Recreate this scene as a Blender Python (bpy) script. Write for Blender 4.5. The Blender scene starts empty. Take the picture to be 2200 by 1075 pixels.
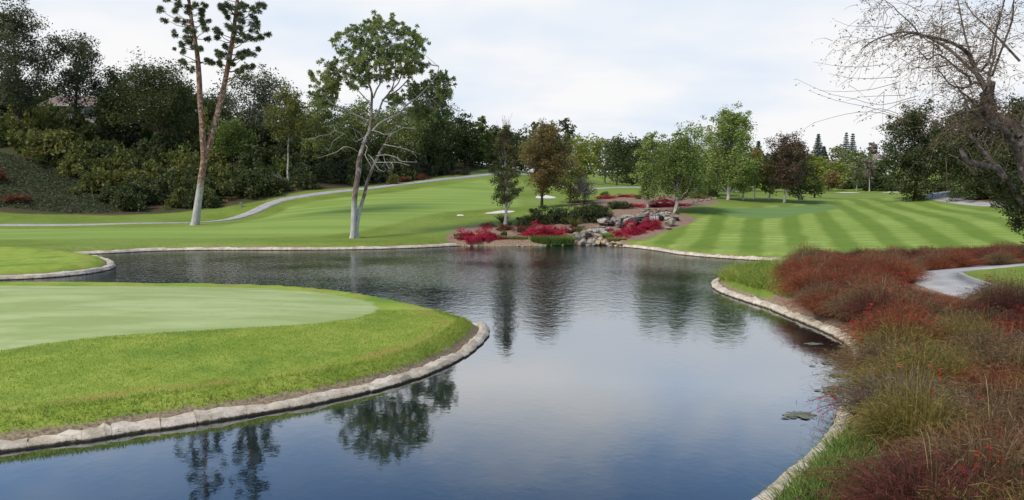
import bpy, math, random
import numpy as np
from mathutils import Vector

S = bpy.context.scene
COL = S.collection
rng = np.random.default_rng(7)
random.seed(7)

# ------------------------------------------------------------------ camera
F, CX, CY = 1600.0, 1100.0, 537.5          # focal length and centre, in pixels of the 2200 x 1075 photograph
HC = 5.0                                   # eye height over the water (m)
PITCH = math.radians(4.9)
cam = bpy.data.cameras.new('camera')
cam.sensor_width = 36.0
cam.lens = F / 2200.0 * 36.0
cam.clip_end = 3000
cam_o = bpy.data.objects.new('camera', cam)
COL.objects.link(cam_o)
cam_o.location = (0, 0, HC)
cam_o.rotation_euler = (math.pi / 2 - PITCH, 0, 0)
S.camera = cam_o

# ------------------------------------------------------------------ world, sun, exposure
SUN_EL, SUN_AZ = math.radians(50), math.radians(-125)   # azimuth from +Y clockwise: behind the camera, to the left
w = bpy.data.worlds.new('World')
S.world = w
w.use_nodes = True
wn, wl = w.node_tree.nodes, w.node_tree.links
wn.clear()


def wnode(t, **k):
    n = wn.new(t)
    for a, b in k.items():
        setattr(n, a, b)
    return n


def wmath(op, a, b=None, clamp=False):
    n = wnode('ShaderNodeMath', operation=op, use_clamp=clamp)
    for i, v in enumerate((a, b)):
        if v is None:
            continue
        if isinstance(v, (int, float)):
            n.inputs[i].default_value = v
        else:
            wl.new(v, n.inputs[i])
    return n.outputs[0]


sky = wnode('ShaderNodeTexSky', sky_type='NISHITA')
sky.sun_disc = False
sky.sun_elevation = SUN_EL
sky.sun_rotation = SUN_AZ
sky.air_density = 1.0
sky.dust_density = 0.6
sky.ozone_density = 3.0
tc = wnode('ShaderNodeTexCoord')
sep = wnode('ShaderNodeSeparateXYZ')
wl.new(tc.outputs['Generated'], sep.inputs[0])
zz = wmath('MAXIMUM', sep.outputs[2], 0.0)
den = wmath('ADD', zz, 0.16)
cmb = wnode('ShaderNodeCombineXYZ')
wl.new(wmath('DIVIDE', sep.outputs[0], den), cmb.inputs[0])
wl.new(wmath('DIVIDE', sep.outputs[1], den), cmb.inputs[1])
cn = wnode('ShaderNodeTexNoise')
cn.inputs['Scale'].default_value = 0.85
cn.inputs['Detail'].default_value = 6
cn.inputs['Roughness'].default_value = 0.55
cn.inputs['Distortion'].default_value = 0.3
wl.new(cmb.outputs[0], cn.inputs['Vector'])
# cloud cover: a closed veil low down that breaks up overhead
cover = wmath('ADD', wmath('MULTIPLY', wmath('SUBTRACT', 0.345, wmath('MINIMUM', zz, 0.405)), 6.5),
              wmath('MULTIPLY', wmath('SUBTRACT', cn.outputs['Fac'], 0.5), 2.6))
mr = wnode('ShaderNodeMapRange', interpolation_type='SMOOTHSTEP')
mr.inputs['From Min'].default_value = -0.30
mr.inputs['From Max'].default_value = 0.55
mr.inputs['To Min'].default_value = 0.0
wl.new(cover, mr.inputs['Value'])
cn2 = wnode('ShaderNodeTexNoise')
cn2.inputs['Scale'].default_value = 0.8
cn2.inputs['Detail'].default_value = 4
wl.new(cmb.outputs[0], cn2.inputs['Vector'])
cr = wnode('ShaderNodeValToRGB')
cr.color_ramp.elements[0].position = 0.36
cr.color_ramp.elements[0].color = (0.74, 0.835, 0.965, 1)
cr.color_ramp.elements[1].position = 0.56
cr.color_ramp.elements[1].color = (0.965, 0.965, 0.975, 1)
wl.new(cn2.outputs['Fac'], cr.inputs[0])
cv = wnode('ShaderNodeVectorMath', operation='SCALE')
cv.inputs['Scale'].default_value = 4.9
wl.new(cr.outputs[0], cv.inputs[0])
mx = wnode('ShaderNodeMix', data_type='RGBA')
wl.new(mr.outputs[0], mx.inputs['Factor'])
wl.new(sky.outputs[0], mx.inputs[6])
wl.new(cv.outputs[0], mx.inputs[7])
bg = wnode('ShaderNodeBackground')
bg.inputs['Strength'].default_value = 0.12
wl.new(mx.outputs[2], bg.inputs[0])
wo = wnode('ShaderNodeOutputWorld')
wl.new(bg.outputs[0], wo.inputs[0])

sd = bpy.data.lights.new('sun', 'SUN')
sd.energy = 2.0
sd.angle = math.radians(14)
sd.color = (1.0, 0.91, 0.77)
so = bpy.data.objects.new('sun', sd)
COL.objects.link(so)
so.location = (-40, -30, 60)
sdir = Vector((math.sin(SUN_AZ) * math.cos(SUN_EL), math.cos(SUN_AZ) * math.cos(SUN_EL), math.sin(SUN_EL)))
so.rotation_euler = sdir.to_track_quat('Z', 'Y').to_euler()
S.view_settings.view_transform = 'Standard'
S.view_settings.look = 'None'
S.view_settings.exposure = 0.75
S.view_settings.gamma = 1.0
S.cycles.max_bounces = 6
S.cycles.transparent_max_bounces = 6
S.cycles.use_denoising = True

# ------------------------------------------------------------------ photograph <-> place
cp, sp = math.cos(PITCH), math.sin(PITCH)


def ray(px, py):
    a, b = (px - CX) / F, (CY - py) / F
    return np.array([a, cp + b * sp, -sp + b * cp])


def at(px, py, Y):                        # the point seen at a pixel, Y metres out
    d = ray(px, py)
    return np.array([0, 0, HC]) + d * (Y / d[1])


def onz(px, py, z=0.0):                   # the point seen at a pixel, on a level plane
    d = ray(px, py)
    return np.array([0, 0, HC]) + d * ((z - HC) / d[2])


def catmull(pts, step=0.6, closed=False):
    P = np.asarray(pts, float)
    n = len(P)
    out = []
    m = n if closed else n - 1
    for i in range(m):
        if closed:
            p0, p1, p2, p3 = P[(i - 1) % n], P[i], P[(i + 1) % n], P[(i + 2) % n]
        else:
            p0, p1, p2, p3 = P[max(i - 1, 0)], P[i], P[i + 1], P[min(i + 2, n - 1)]
        k = max(1, int(np.linalg.norm(p2 - p1) / step))
        for t in np.arange(k) / k:
            out.append(0.5 * ((2 * p1) + (-p0 + p2) * t + (2 * p0 - 5 * p1 + 4 * p2 - p3) * t * t + (-p0 + 3 * p1 - 3 * p2 + p3) * t ** 3))
    if not closed:
        out.append(P[-1])
    return np.array(out)


def seg_dist(P, poly, closed=True):
    d = np.full(len(P), 1e9)
    n = len(poly)
    for i in range(n if closed else n - 1):
        a, b = poly[i], poly[(i + 1) % n]
        ab = b - a
        L = ab @ ab
        if L < 1e-12:
            continue
        t = np.clip(((P[:, 0] - a[0]) * ab[0] + (P[:, 1] - a[1]) * ab[1]) / L, 0, 1)
        dx = P[:, 0] - a[0] - t * ab[0]
        dy = P[:, 1] - a[1] - t * ab[1]
        np.minimum(d, dx * dx + dy * dy, out=d)
    return np.sqrt(d)


def inside(P, poly):
    c = np.zeros(len(P), bool)
    n = len(poly)
    x, y = P[:, 0], P[:, 1]
    for i in range(n):
        x1, y1 = poly[i]
        x2, y2 = poly[(i + 1) % n]
        if y1 == y2:
            continue
        m = (y1 > y) != (y2 > y)
        c ^= m & (x < (x2 - x1) * (y - y1) / (y2 - y1) + x1)
    return c


def sdf(P, poly):                         # positive inside
    d = seg_dist(P, poly)
    return np.where(inside(P, poly), d, -d)


def sstep(a, b, x):
    t = np.clip((x - a) / (b - a), 0, 1)
    return t * t * (3 - 2 * t)


def Z0(lst, z=0.0):
    return [onz(px, py, z)[:2] for px, py in lst]


# ------------------------------------------------------------------ shoreline
R_BANK = [(2.2, -12), (2.4, 4)] + Z0([(1500, 1230), (1585, 1140), (1650, 1078), (1700, 1030), (1765, 972), (1803, 920), (1826, 860), (1842, 800), (1842, 758), (1805, 727), (1760, 706), (1700, 682), (1650, 662), (1600, 646), (1556, 630), (1536, 617), (1538, 606)])
R_BACK = Z0([(1560, 598), (1620, 590), (1690, 582), (1740, 574), (1725, 567), (1690, 563)])
FAR_R = Z0([(1690, 563), (1610, 559), (1520, 553), (1460, 547), (1425, 541), (1380, 535), (1340, 531)])
BED = Z0([(1340, 531), (1295, 528), (1240, 527), (1150, 529), (1060, 530), (980, 529)])
FAR_L = Z0([(980, 529), (900, 533), (800, 536), (640, 538), (460, 538), (330, 540), (235, 545), (172, 547), (150, 549)])
PENIN = Z0([(150, 549), (185, 553), (225, 560), (243, 570), (232, 580), (180, 590), (90, 598), (0, 602), (-200, 608), (-420, 612)])
far_end = [(-75, 40), (-75, -12)]
W_POLY = catmull([np.array(p) for p in (R_BANK + R_BACK + FAR_R[1:] + BED[1:] + FAR_L[1:] + PENIN[1:])], 0.5)
W_POLY = np.vstack([W_POLY, np.array(far_end)])
ISL_NEAR = Z0([(-420, 992), (-150, 984), (0, 968), (100, 955), (200, 942), (330, 922), (430, 907), (560, 886), (700, 861), (800, 838), (880, 815), (950, 788), (1000, 760), (1030, 735), (1042, 715), (1034, 698)])
ISL_FAR = [onz(px, py, 0.45)[:2] + np.array(o) for px, py, o in
           [(1004, 679, (.25, .2)), (960, 665, (.2, .3)), (900, 650, (.1, .4)), (840, 637, (0, .4)), (780, 627, (0, .4)), (700, 618, (0, .4)), (600, 611, (0, .4)), (480, 607, (0, .4)), (380, 605, (0, .4)), (200, 604, (0, .4)), (0, 604, (0, .4)), (-250, 604, (0, .4)), (-420, 612, (0, .2))]]
I_POLY = catmull([np.array(p) for p in ISL_NEAR + ISL_FAR], 0.4, closed=True)

# ------------------------------------------------------------------ terrain heights (control points: pixel, distance)
CTRL = [  # left lawn, path and hillside
    (-300, 520, 62), (0, 525, 60), (0, 505, 70), (0, 484, 80), (200, 515, 64), (300, 500, 70), (300, 481, 80), (410, 484, 78), (480, 472, 90), (540, 455, 95), (600, 432, 100), (700, 415, 105), (780, 407, 110), (850, 398, 115), (950, 386, 124), (1055, 375, 135),
    (500, 515, 65), (700, 515, 65), (650, 470, 80), (800, 480, 76), (850, 440, 92), (950, 440, 92), (920, 500, 70), (1000, 470, 80), (1050, 420, 105),
    (0, 462, 88), (250, 458, 92), (450, 452, 96), (0, 400, 96), (0, 335, 104), (120, 380, 104), (250, 425, 100), (120, 300, 118), (300, 330, 120), (500, 400, 108), (500, 330, 125), (170, 262, 130), (-300, 300, 120), (-300, 220, 145), (350, 270, 140), (600, 390, 112), (620, 330, 130), (750, 385, 122), (800, 350, 140), (900, 370, 135), (1000, 352, 155), (150, 225, 165), (500, 260, 165), (-300, 430, 95),
    # centre
    (1085, 486, 70), (1000, 495, 67), (1070, 456, 84), (1165, 447, 86), (1225, 438, 92), (1150, 425, 105), (1150, 400, 125), (1250, 455, 78), (1300, 440, 84), (1350, 425, 95), (1450, 430, 92), (1390, 446, 84), (1450, 455, 79), (1380, 453, 77), (1350, 495, 70.5), (1330, 515, 65.5), (1250, 518, 64.5), (1220, 488, 69), (1400, 402, 125), (1300, 398, 140), (1260, 395, 150), (1500, 404, 130), (1500, 445, 82), (1480, 470, 74),
    # right fairway
    (1440, 530, 58.5), (1520, 540, 54), (1560, 500, 64), (1700, 545, 52), (1700, 500, 66), (1600, 450, 84), (1600, 432, 98), (1700, 436, 100), (1750, 431, 108), (1850, 500, 62), (1850, 460, 80), (1850, 425, 125), (1820, 414, 195), (1950, 412, 190), (1700, 412, 190), (1950, 440, 98), (1950, 490, 64), (1930, 416, 150), (2100, 480, 64), (2100, 447, 86), (2050, 430, 98), (2000, 424, 108), (2150, 440, 88), (2200, 500, 58), (2300, 460, 68), (2100, 420, 100), (2170, 400, 105), (2300, 380, 110),
    # right bank
    (1760, 572, 45), (1700, 592, 40), (1850, 560, 46), (2000, 562, 46), (2150, 545, 48), (2000, 598, 34), (2090, 577, 38.5), (2140, 594, 33), (2200, 571, 35.5), (2130, 583, 36), (2200, 640, 28.5), (2120, 655, 27), (1760, 660, 29), (1900, 700, 24), (2000, 740, 21), (2150, 720, 22),
]
cpts = [at(px, py, Y) for px, py, Y in CTRL]
cpts += [np.array(p, float) for p in [(13, 8, .9), (9, 11, .75), (5, 8, .6), (22, 12, 1.2), (20, 2, 1.2), (8, 0, .7), (30, 25, 1.5),
                                      (-80, 60, 1), (-90, 20, 1), (-110, 150, 22), (-60, 210, 18), (0, 230, 9), (60, 260, 6), (140, 240, 8), (120, 130, 9), (70, 60, 3), (100, 30, 4),
                                      (-260, 0, 5), (-260, 300, 25), (260, 0, 8), (260, 300, 14), (0, 420, 12), (-200, 600, 22), (0, 640, 16), (200, 600, 18), (260, 150, 12), (-260, 150, 24), (0, -30, 0.5), (120, -30, 4), (-120, -30, 2)]]
for pl in (FAR_L[:-2], FAR_R, BED, R_BANK[3:]):
    for p in catmull([np.array(q) for q in pl], 4.0):
        cpts.append(np.array([p[0], p[1], 0.42]))
cpts = np.array(cpts)


def _phi(r2):
    return 0.5 * r2 * np.log(r2 + 1e-9)


_n = len(cpts)
_sc = 100.0
_X = cpts[:, :2] / _sc
_K = _phi(((_X[:, None] - _X[None]) ** 2).sum(-1)) + np.eye(_n) * 2e-4
_Pm = np.hstack([np.ones((_n, 1)), _X])
_A = np.block([[_K, _Pm], [_Pm.T, np.zeros((3, 3))]])
_sol = np.linalg.solve(_A, np.concatenate([cpts[:, 2], np.zeros(3)]))


def tps(P):
    out = np.empty(len(P))
    for i in range(0, len(P), 20000):
        q = P[i:i + 20000] / _sc
        d = ((q[:, None] - _X[None]) ** 2).sum(-1)
        out[i:i + 20000] = _phi(d) @ _sol[:_n] + _sol[_n] + q @ _sol[_n + 1:]
    return out


def shore_sd(P):                          # positive on land
    d = np.minimum(seg_dist(P, W_POLY), seg_dist(P, I_POLY))
    wet = inside(P, W_POLY) & ~inside(P, I_POLY)
    return np.where(wet, -d, d)


def height(P, s=None):
    P = np.atleast_2d(np.asarray(P, float))[:, :2]
    if s is None:
        s = shore_sd(P)
    isl = inside(P, I_POLY)
    h = tps(P)
    h = np.maximum(h, 0.4)
    hi = 0.46 + 0.26 * sstep(1.0, 7.0, s) + 0.03 * np.sin(P[:, 0] * .35 + 1) * np.sin(P[:, 1] * .3)
    h = np.where(isl, hi, h)
    lip = 0.02 + 0.10 * sstep(0.08, 0.28, s) + 0.36 * sstep(0.24, 0.8, s)
    z = np.where(isl, np.minimum(hi, lip + 0.3 * sstep(.7, 1.4, s)), lip + (h - 0.48) * sstep(0.4, 5.0, s))
    zw = 0.08 + 1.3 * np.clip(s / 0.35, -1, 0)
    return np.where(s > 0, z, zw)


# ------------------------------------------------------------------ mesh + object helpers
def mesh_np(name, V, Fc, mats, idx=None, smooth=False):
    V = np.asarray(V, np.float32).reshape(-1, 3)
    me = bpy.data.meshes.new(name)
    if isinstance(Fc, np.ndarray):
        k = Fc.shape[1]
        me.vertices.add(len(V))
        me.vertices.foreach_set('co', V.ravel())
        me.loops.add(Fc.size)
        me.loops.foreach_set('vertex_index', Fc.astype(np.int32).ravel())
        me.polygons.add(len(Fc))
        me.polygons.foreach_set('loop_start', np.arange(0, Fc.size, k, dtype=np.int32))
        me.polygons.foreach_set('loop_total', np.full(len(Fc), k, np.int32))
        me.update(calc_edges=True)
    else:
        me.from_pydata([tuple(map(float, v)) for v in V], [], Fc)
        me.update()
    for m in (mats if isinstance(mats, (list, tuple)) else [mats]):
        me.materials.append(m)
    if idx is not None:
        me.polygons.foreach_set('material_index', np.asarray(idx, np.int32))
    if smooth:
        me.polygons.foreach_set('use_smooth', np.ones(len(me.polygons), bool))
    return me


def obj(name, me, parent=None, loc=None):
    o = bpy.data.objects.new(name, me)
    COL.objects.link(o)
    if parent is not None:
        o.parent = parent
    if loc is not None:
        o.location = tuple(map(float, loc))
    return o


def tag(o, label, cat, group=None):
    o['label'] = label
    o['category'] = cat
    if group:
        o['group'] = group
    return o


def struct(o, kind='structure'):
    o['kind'] = kind
    return o


def empty(name, loc, label, cat, group=None, rz=0.0):
    o = obj(name, None, None, loc)
    o.empty_display_size = 0.2
    o.rotation_euler = (0, 0, rz)
    return tag(o, label, cat, group)


def copy_tree(o, parent=None):
    c = o.copy()
    COL.objects.link(c)
    c.parent = parent
    for ch in list(o.children):
        copy_tree(ch, c)
    return c


class MB:                                  # collects small shapes into one mesh
    def __init__(s):
        s.v, s.f = [], []

    def add(s, v, f):
        k = len(s.v)
        s.v += [tuple(map(float, p)) for p in v]
        s.f += [tuple(i + k for i in q) for q in f]

    def box(s, c, h, rz=0.0):
        cs, sn = math.cos(rz), math.sin(rz)
        v = []
        for z in (-1, 1):
            for x, y in ((-1, -1), (1, -1), (1, 1), (-1, 1)):
                X, Y = x * h[0], y * h[1]
                v.append((c[0] + X * cs - Y * sn, c[1] + X * sn + Y * cs, c[2] + z * h[2]))
        s.add(v, [(3, 2, 1, 0), (4, 5, 6, 7), (0, 1, 5, 4), (1, 2, 6, 5), (2, 3, 7, 6), (3, 0, 4, 7)])

    def build(s, name, m, parent=None, loc=None, smooth=False):
        return obj(name, mesh_np(name, s.v, s.f, m, smooth=smooth), parent, loc)


# ------------------------------------------------------------------ materials
class NT:
    def __init__(s, name):
        s.m = bpy.data.materials.new(name)
        s.m.use_nodes = True
        s.n, s.l = s.m.node_tree.nodes, s.m.node_tree.links
        s.n.clear()
        s.out = s.n.new('ShaderNodeOutputMaterial')

    def put(s, sock, v):
        if v is None:
            return
        if isinstance(v, (int, float)):
            sock.default_value = v
        elif isinstance(v, (tuple, list)):
            sock.default_value = tuple(v) + ((1,) if len(v) == 3 and len(sock.default_value) == 4 else ())
        else:
            s.l.new(v, sock)

    def math(s, op, a, b=None, c=None, clamp=False):
        n = s.n.new('ShaderNodeMath')
        n.operation = op
        n.use_clamp = clamp
        for i, v in enumerate((a, b, c)):
            s.put(n.inputs[i], v)
        return n.outputs[0]

    def rng(s, v, a, b, c=0.0, d=1.0):
        n = s.n.new('ShaderNodeMapRange')
        n.interpolation_type = 'SMOOTHSTEP'
        for i, q in enumerate((v, a, b, c, d)):
            s.put(n.inputs[i], q)
        return n.outputs[0]

    def mix(s, f, a, b, blend='MIX'):
        n = s.n.new('ShaderNodeMix')
        n.data_type = 'RGBA'
        n.blend_type = blend
        s.put(n.inputs[0], f)
        s.put(n.inputs[6], a)
        s.put(n.inputs[7], b)
        return n.outputs[2]

    def co(s, which='Object'):
        return s.n.new('ShaderNodeTexCoord').outputs[which]

    def mapv(s, v, scale=(1, 1, 1), rot=(0, 0, 0), loc=(0, 0, 0)):
        n = s.n.new('ShaderNodeMapping')
        s.put(n.inputs['Vector'], v)
        n.inputs['Scale'].default_value = scale
        n.inputs['Rotation'].default_value = rot
        n.inputs['Location'].default_value = loc
        return n.outputs[0]

    def noise(s, v, scale, detail=4, rough=0.55, dist=0.0):
        n = s.n.new('ShaderNodeTexNoise')
        s.put(n.inputs['Vector'], v)
        n.inputs['Scale'].default_value = scale
        n.inputs['Detail'].default_value = detail
        n.inputs['Roughness'].default_value = rough
        n.inputs['Distortion'].default_value = dist
        return n.outputs['Fac']

    def voro(s, v, scale, feature='F1'):
        n = s.n.new('ShaderNodeTexVoronoi')
        n.feature = feature
        s.put(n.inputs['Vector'], v)
        n.inputs['Scale'].default_value = scale
        return n.outputs['Distance']

    def attr(s, name):
        n = s.n.new('ShaderNodeAttribute')
        n.attribute_name = name
        return n.outputs['Fac']

    def geo(s, o):
        return s.n.new('ShaderNodeNewGeometry').outputs[o]

    def sep(s, v):
        n = s.n.new('ShaderNodeSeparateXYZ')
        s.put(n.inputs[0], v)
        return n.outputs

    def bump(s, h, strength=0.5, dist=0.05):
        n = s.n.new('ShaderNodeBump')
        s.put(n.inputs['Strength'], strength)
        n.inputs['Distance'].default_value = dist
        s.put(n.inputs['Height'], h)
        return n.outputs[0]

    def bsdf(s, col, rough=0.8, normal=None, spec=0.3, **kw):
        n = s.n.new('ShaderNodeBsdfPrincipled')
        s.put(n.inputs['Base Color'], col)
        s.put(n.inputs['Roughness'], rough)
        s.put(n.inputs['Specular IOR Level'], spec)
        if normal is not None:
            s.l.new(normal, n.inputs['Normal'])
        for k, v in kw.items():
            s.put(n.inputs[k.replace('_', ' ')], v)
        return n.outputs[0]

    def done(s, sh):
        s.l.new(sh, s.out.inputs[0])
        return s.m


def leaf_mat(name, c1, c2, c3=None, trans=0.3, patch=0.25, rough=0.6):
    t = NT(name)
    r = t.geo('Random Per Island')
    c = t.mix(t.rng(r, 0.05, 0.95), c1, c2)
    if c3:
        c = t.mix(t.rng(t.noise(t.co(), patch, 2), 0.42, 0.62), c, t.mix(t.rng(r, 0, 1), c3, c2))
    a = t.bsdf(c, rough, spec=0.25)
    tr = t.n.new('ShaderNodeBsdfTranslucent')
    t.put(tr.inputs[0], t.mix(0.35, c, (0.25, 0.30, 0.03), 'MIX'))
    m = t.n.new('ShaderNodeMixShader')
    m.inputs[0].default_value = trans
    t.l.new(a, m.inputs[1])
    t.l.new(tr.outputs[0], m.inputs[2])
    return t.done(m.outputs[0])


def bark_mat(name, c1, c2, c3=None, zlo=0, zhi=0, scale=3.0, low=None):
    t = NT(name)
    v = t.mapv(t.co(), (1, 1, 0.35))
    n = t.noise(v, scale, 6, 0.65, 0.4)
    c = t.mix(t.rng(n, 0.35, 0.65), c1, c2)
    if c3:
        c = t.mix(t.rng(t.noise(t.co(), scale * .6, 3), 0.52, 0.6), c, c3)
    if low:
        z = t.sep(t.co())[2]
        zz = t.math('ADD', z, t.math('MULTIPLY', t.math('SUBTRACT', n, 0.5), 1.6))
        c = t.mix(t.rng(zz, zlo, zhi, 1, 0), c, t.mix(t.rng(n, .3, .7), low, tuple(x * .6 for x in low)))
    return t.done(t.bsdf(c, 0.9, t.bump(n, 0.6, 0.06), 0.15))


def plain_mat(name, c1, c2, scale=4.0, rough=0.85, bump=0.3, bd=0.03, spec=0.2):
    t = NT(name)
    n = t.noise(t.co(), scale, 6, 0.6)
    return t.done(t.bsdf(t.mix(t.rng(n, 0.3, 0.7), c1, c2), rough, t.bump(n, bump, bd), spec))


M = {}
M['concrete'] = plain_mat('path_concrete', (.29, .285, .275), (.40, .385, .365), 1.2, 0.9, 0.1)
M['sand'] = plain_mat('bunker_sand', (.56, .53, .46), (.68, .65, .58), 1.0, 0.95, 0.2)


def edging_mat():
    t = NT('pale_edging_stone')
    v = t.geo('Position')
    n = t.noise(v, 2.2, 7, 0.65)
    n2 = t.noise(v, 9, 6, 0.7)
    c = t.mix(t.rng(n, 0.35, 0.68), (.40, .335, .24), (.66, .59, .48))
    c = t.mix(t.rng(n2, 0.54, 0.72), c, (.22, .17, .105))
    c = t.mix(t.math('MULTIPLY', t.geo('Random Per Island'), 0.25), c, (.40, .34, .26))
    z = t.math('ADD', t.sep(v)[2], t.math('MULTIPLY', t.math('SUBTRACT', n2, .5), 0.16))
    c = t.mix(t.rng(z, 0.02, 0.085, 1, 0), c, (.060, .048, .026))       # algae and wet at the waterline
    return t.done(t.bsdf(c, 0.85, t.bump(n2, 0.8, 0.05), 0.2))


M['edging'] = edging_mat()


def rock_mat(name, c1, c2, c3):
    t = NT(name)
    v = t.geo('Position')
    n = t.noise(v, 1.4, 8, 0.65, 0.6)
    n2 = t.noise(v, 5, 6, 0.7)
    c = t.mix(t.rng(n, 0.35, 0.65), c1, c2)
    c = t.mix(t.rng(n2, 0.51, 0.64), c, c3)  # dark noise blotches put crevice shade into the colour
    return t.done(t.bsdf(c, 0.85, t.bump(n2, 0.9, 0.12), 0.25))


M['rock'] = rock_mat('pale_rock', (.20, .175, .145), (.44, .40, .335), (.085, .072, .055))
M['rock_wet_recess'] = rock_mat('wet_recess_rock', (.035, .032, .028), (.08, .075, .065), (.02, .02, .018))  # wet stones by the fall; also near-black stand-ins for recess shade
M['rock_tan'] = rock_mat('tan_rock', (.40, .31, .17), (.52, .44, .27), (.20, .17, .08))


def ground_mat():
    t = NT('ground_turf')
    P = t.geo('Position')
    sx = t.sep(P)
    nb = t.noise(P, 0.05, 3, .5)
    nm = t.noise(P, 0.35, 5, .6)
    nf = t.noise(t.mapv(P, (1, 1, 1)), 3.0, 6, .7)
    nff = t.noise(P, 14, 4, .7)
    shore = t.attr('shore')

    def mask(name, w, amp, n=nm):
        v = t.math('ADD', t.attr(name), t.math('MULTIPLY', t.math('SUBTRACT', n, 0.5), amp))
        return t.rng(v, -w, w)
    # rough grass
    rough = t.mix(t.rng(nm, .3, .7), (.135, .190, .028), (.195, .245, .042))
    rough = t.mix(t.rng(nb, .42, .62), rough, (.205, .270, .058))
    rough = t.mix(t.rng(nf, .35, .75, 0, .5), rough, (.065, .125, .022))
    # mown fairway, left
    nst = t.noise(t.mapv(P, (.02, .5, 1), rot=(0, 0, -.12)), 1.0, 3, .5)
    fair = t.mix(t.rng(nst, .40, .60), (.178, .262, .054), (.238, .318, .076))
    fair = t.mix(t.rng(nb, .4, .68, 0, .45), fair, (.235, .325, .072))
    c = t.mix(mask('fair', .8, 1.6), rough, fair)
    # striped fairway, right
    u = t.math('ADD', t.math('SUBTRACT', t.math('MULTIPLY', sx[0], .9475), t.math('MULTIPLY', sx[1], .3198)), t.math('MULTIPLY', t.math('SUBTRACT', t.noise(P, .22, 5, .65), .5), 1.5))
    st = t.rng(t.math('SINE', t.math('MULTIPLY', u, math.pi / 1.7)), -.7, .7)
    w2 = t.math('ADD', t.math('ADD', t.math('MULTIPLY', sx[0], .3198), t.math('MULTIPLY', sx[1], .9475)), t.math('MULTIPLY', t.math('SUBTRACT', nm, .5), 1.2))
    cross = t.rng(t.math('SINE', t.math('MULTIPLY', w2, math.pi / 0.75)), -.6, .6)
    sdark = t.mix(t.rng(nm, .3, .7), (.124, .190, .026), (.158, .222, .037))
    slite = t.mix(t.rng(nm, .3, .7), (.232, .312, .060), (.292, .368, .092))
    stc = t.mix(t.math('MULTIPLY', st, t.rng(t.noise(P, .09, 4, .6), .35, .62, .65, 1.0)), sdark, slite)
    stc = t.mix(t.rng(nf, .45, .75, 0, .4), stc, (.12, .185, .030))
    stc = t.mix(t.math('MULTIPLY', cross, .38), stc, (.115, .20, .035))
    stc = t.mix(t.rng(t.noise(P, .13, 4, .6), .60, .72, 0, .55), stc, (.29, .30, .10))
    c = t.mix(mask('stripe', .7, 1.4), c, stc)
    c = t.mix(mask('tee', .6, .8), c, t.mix(t.rng(nst, .4, .6), (.120, .205, .058), (.150, .235, .072)))
    # island and peninsula fringe
    fr = t.mix(t.rng(t.noise(P, .9, 6, .65), .32, .68), (.185, .268, .034), (.290, .355, .062))
    fr = t.mix(t.rng(nf, .5, .78, 0, .75), fr, (.35, .37, .09))
    fr = t.mix(t.rng(nff, .52, .74, 0, .6), fr, (.10, .185, .018))
    fr = t.mix(t.rng(t.noise(P, .33, 4, .6), .52, .66, 0, .7), fr, (.115, .215, .030))
    c = t.mix(mask('fringe', .3, .5), c, fr)
    # reddish dry band just inside the bank
    band = t.math('MULTIPLY', t.rng(shore, .95, 1.25), t.rng(t.math('ADD', shore, t.math('MULTIPLY', nm, .8)), 1.7, 2.1, 1, 0))
    c = t.mix(t.math('MULTIPLY', t.math('MULTIPLY', band, mask('fringe', .3, .2)), t.rng(t.noise(P, .5, 3), .42, .62, 0, .75)), c, (.33, .22, .075))
    # putting green
    ngs = t.noise(t.mapv(P, (.22, .9, 1), rot=(0, 0, .25)), 1.0, 4, .6)
    gr = t.mix(t.rng(ngs, .36, .66), (.275, .345, .125), (.385, .445, .20))
    gr = t.mix(t.rng(nf, .45, .75, 0, .35), gr, (.31, .375, .145))
    gr = t.mix(t.rng(t.noise(t.mapv(P, (.5, 1.4, 1), rot=(0, 0, .3)), 1.3, 5, .65), .56, .70, 0, .45), gr, (.215, .285, .095))
    gr = t.mix(t.rng(t.voro(P, 1.1), .05, .09, .35, 0), gr, (.17, .24, .075))
    c = t.mix(mask('green', .16, .55, nf), c, gr)
    # planting beds: mulch
    mul = t.mix(t.rng(nf, .3, .7), (.19, .125, .085), (.30, .205, .15))
    mul = t.mix(t.rng(nff, .5, .75, 0, .7), mul, (.13, .085, .055))
    c = t.mix(mask('mulch', .25, .6), c, mul)
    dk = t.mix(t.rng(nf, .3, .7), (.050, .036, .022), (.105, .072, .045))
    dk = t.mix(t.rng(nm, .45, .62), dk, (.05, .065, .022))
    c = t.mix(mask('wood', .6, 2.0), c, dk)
    iv = t.mix(t.rng(nf, .3, .7), (.026, .038, .017), (.060, .072, .034))
    c = t.mix(mask('cover', .6, 2.0), c, iv)
    # bare soil strip above the edging
    soil = t.mix(t.rng(nff, .3, .7), (.13, .095, .055), (.34, .27, .18))
    sm = t.rng(t.math('ADD', shore, t.math('MULTIPLY', t.math('SUBTRACT', nf, .5), .40)), .38, .50, 1, 0)
    c = t.mix(sm, c, soil)
    c = t.mix(t.rng(shore, -.25, -.1, 1, 0), c, (.03, .035, .025))
    bh = t.math('ADD', nf, t.math('MULTIPLY', nff, .5))
    return t.done(t.bsdf(c, .95, t.bump(bh, .5, .05), .1))


M['ground'] = ground_mat()


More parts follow.
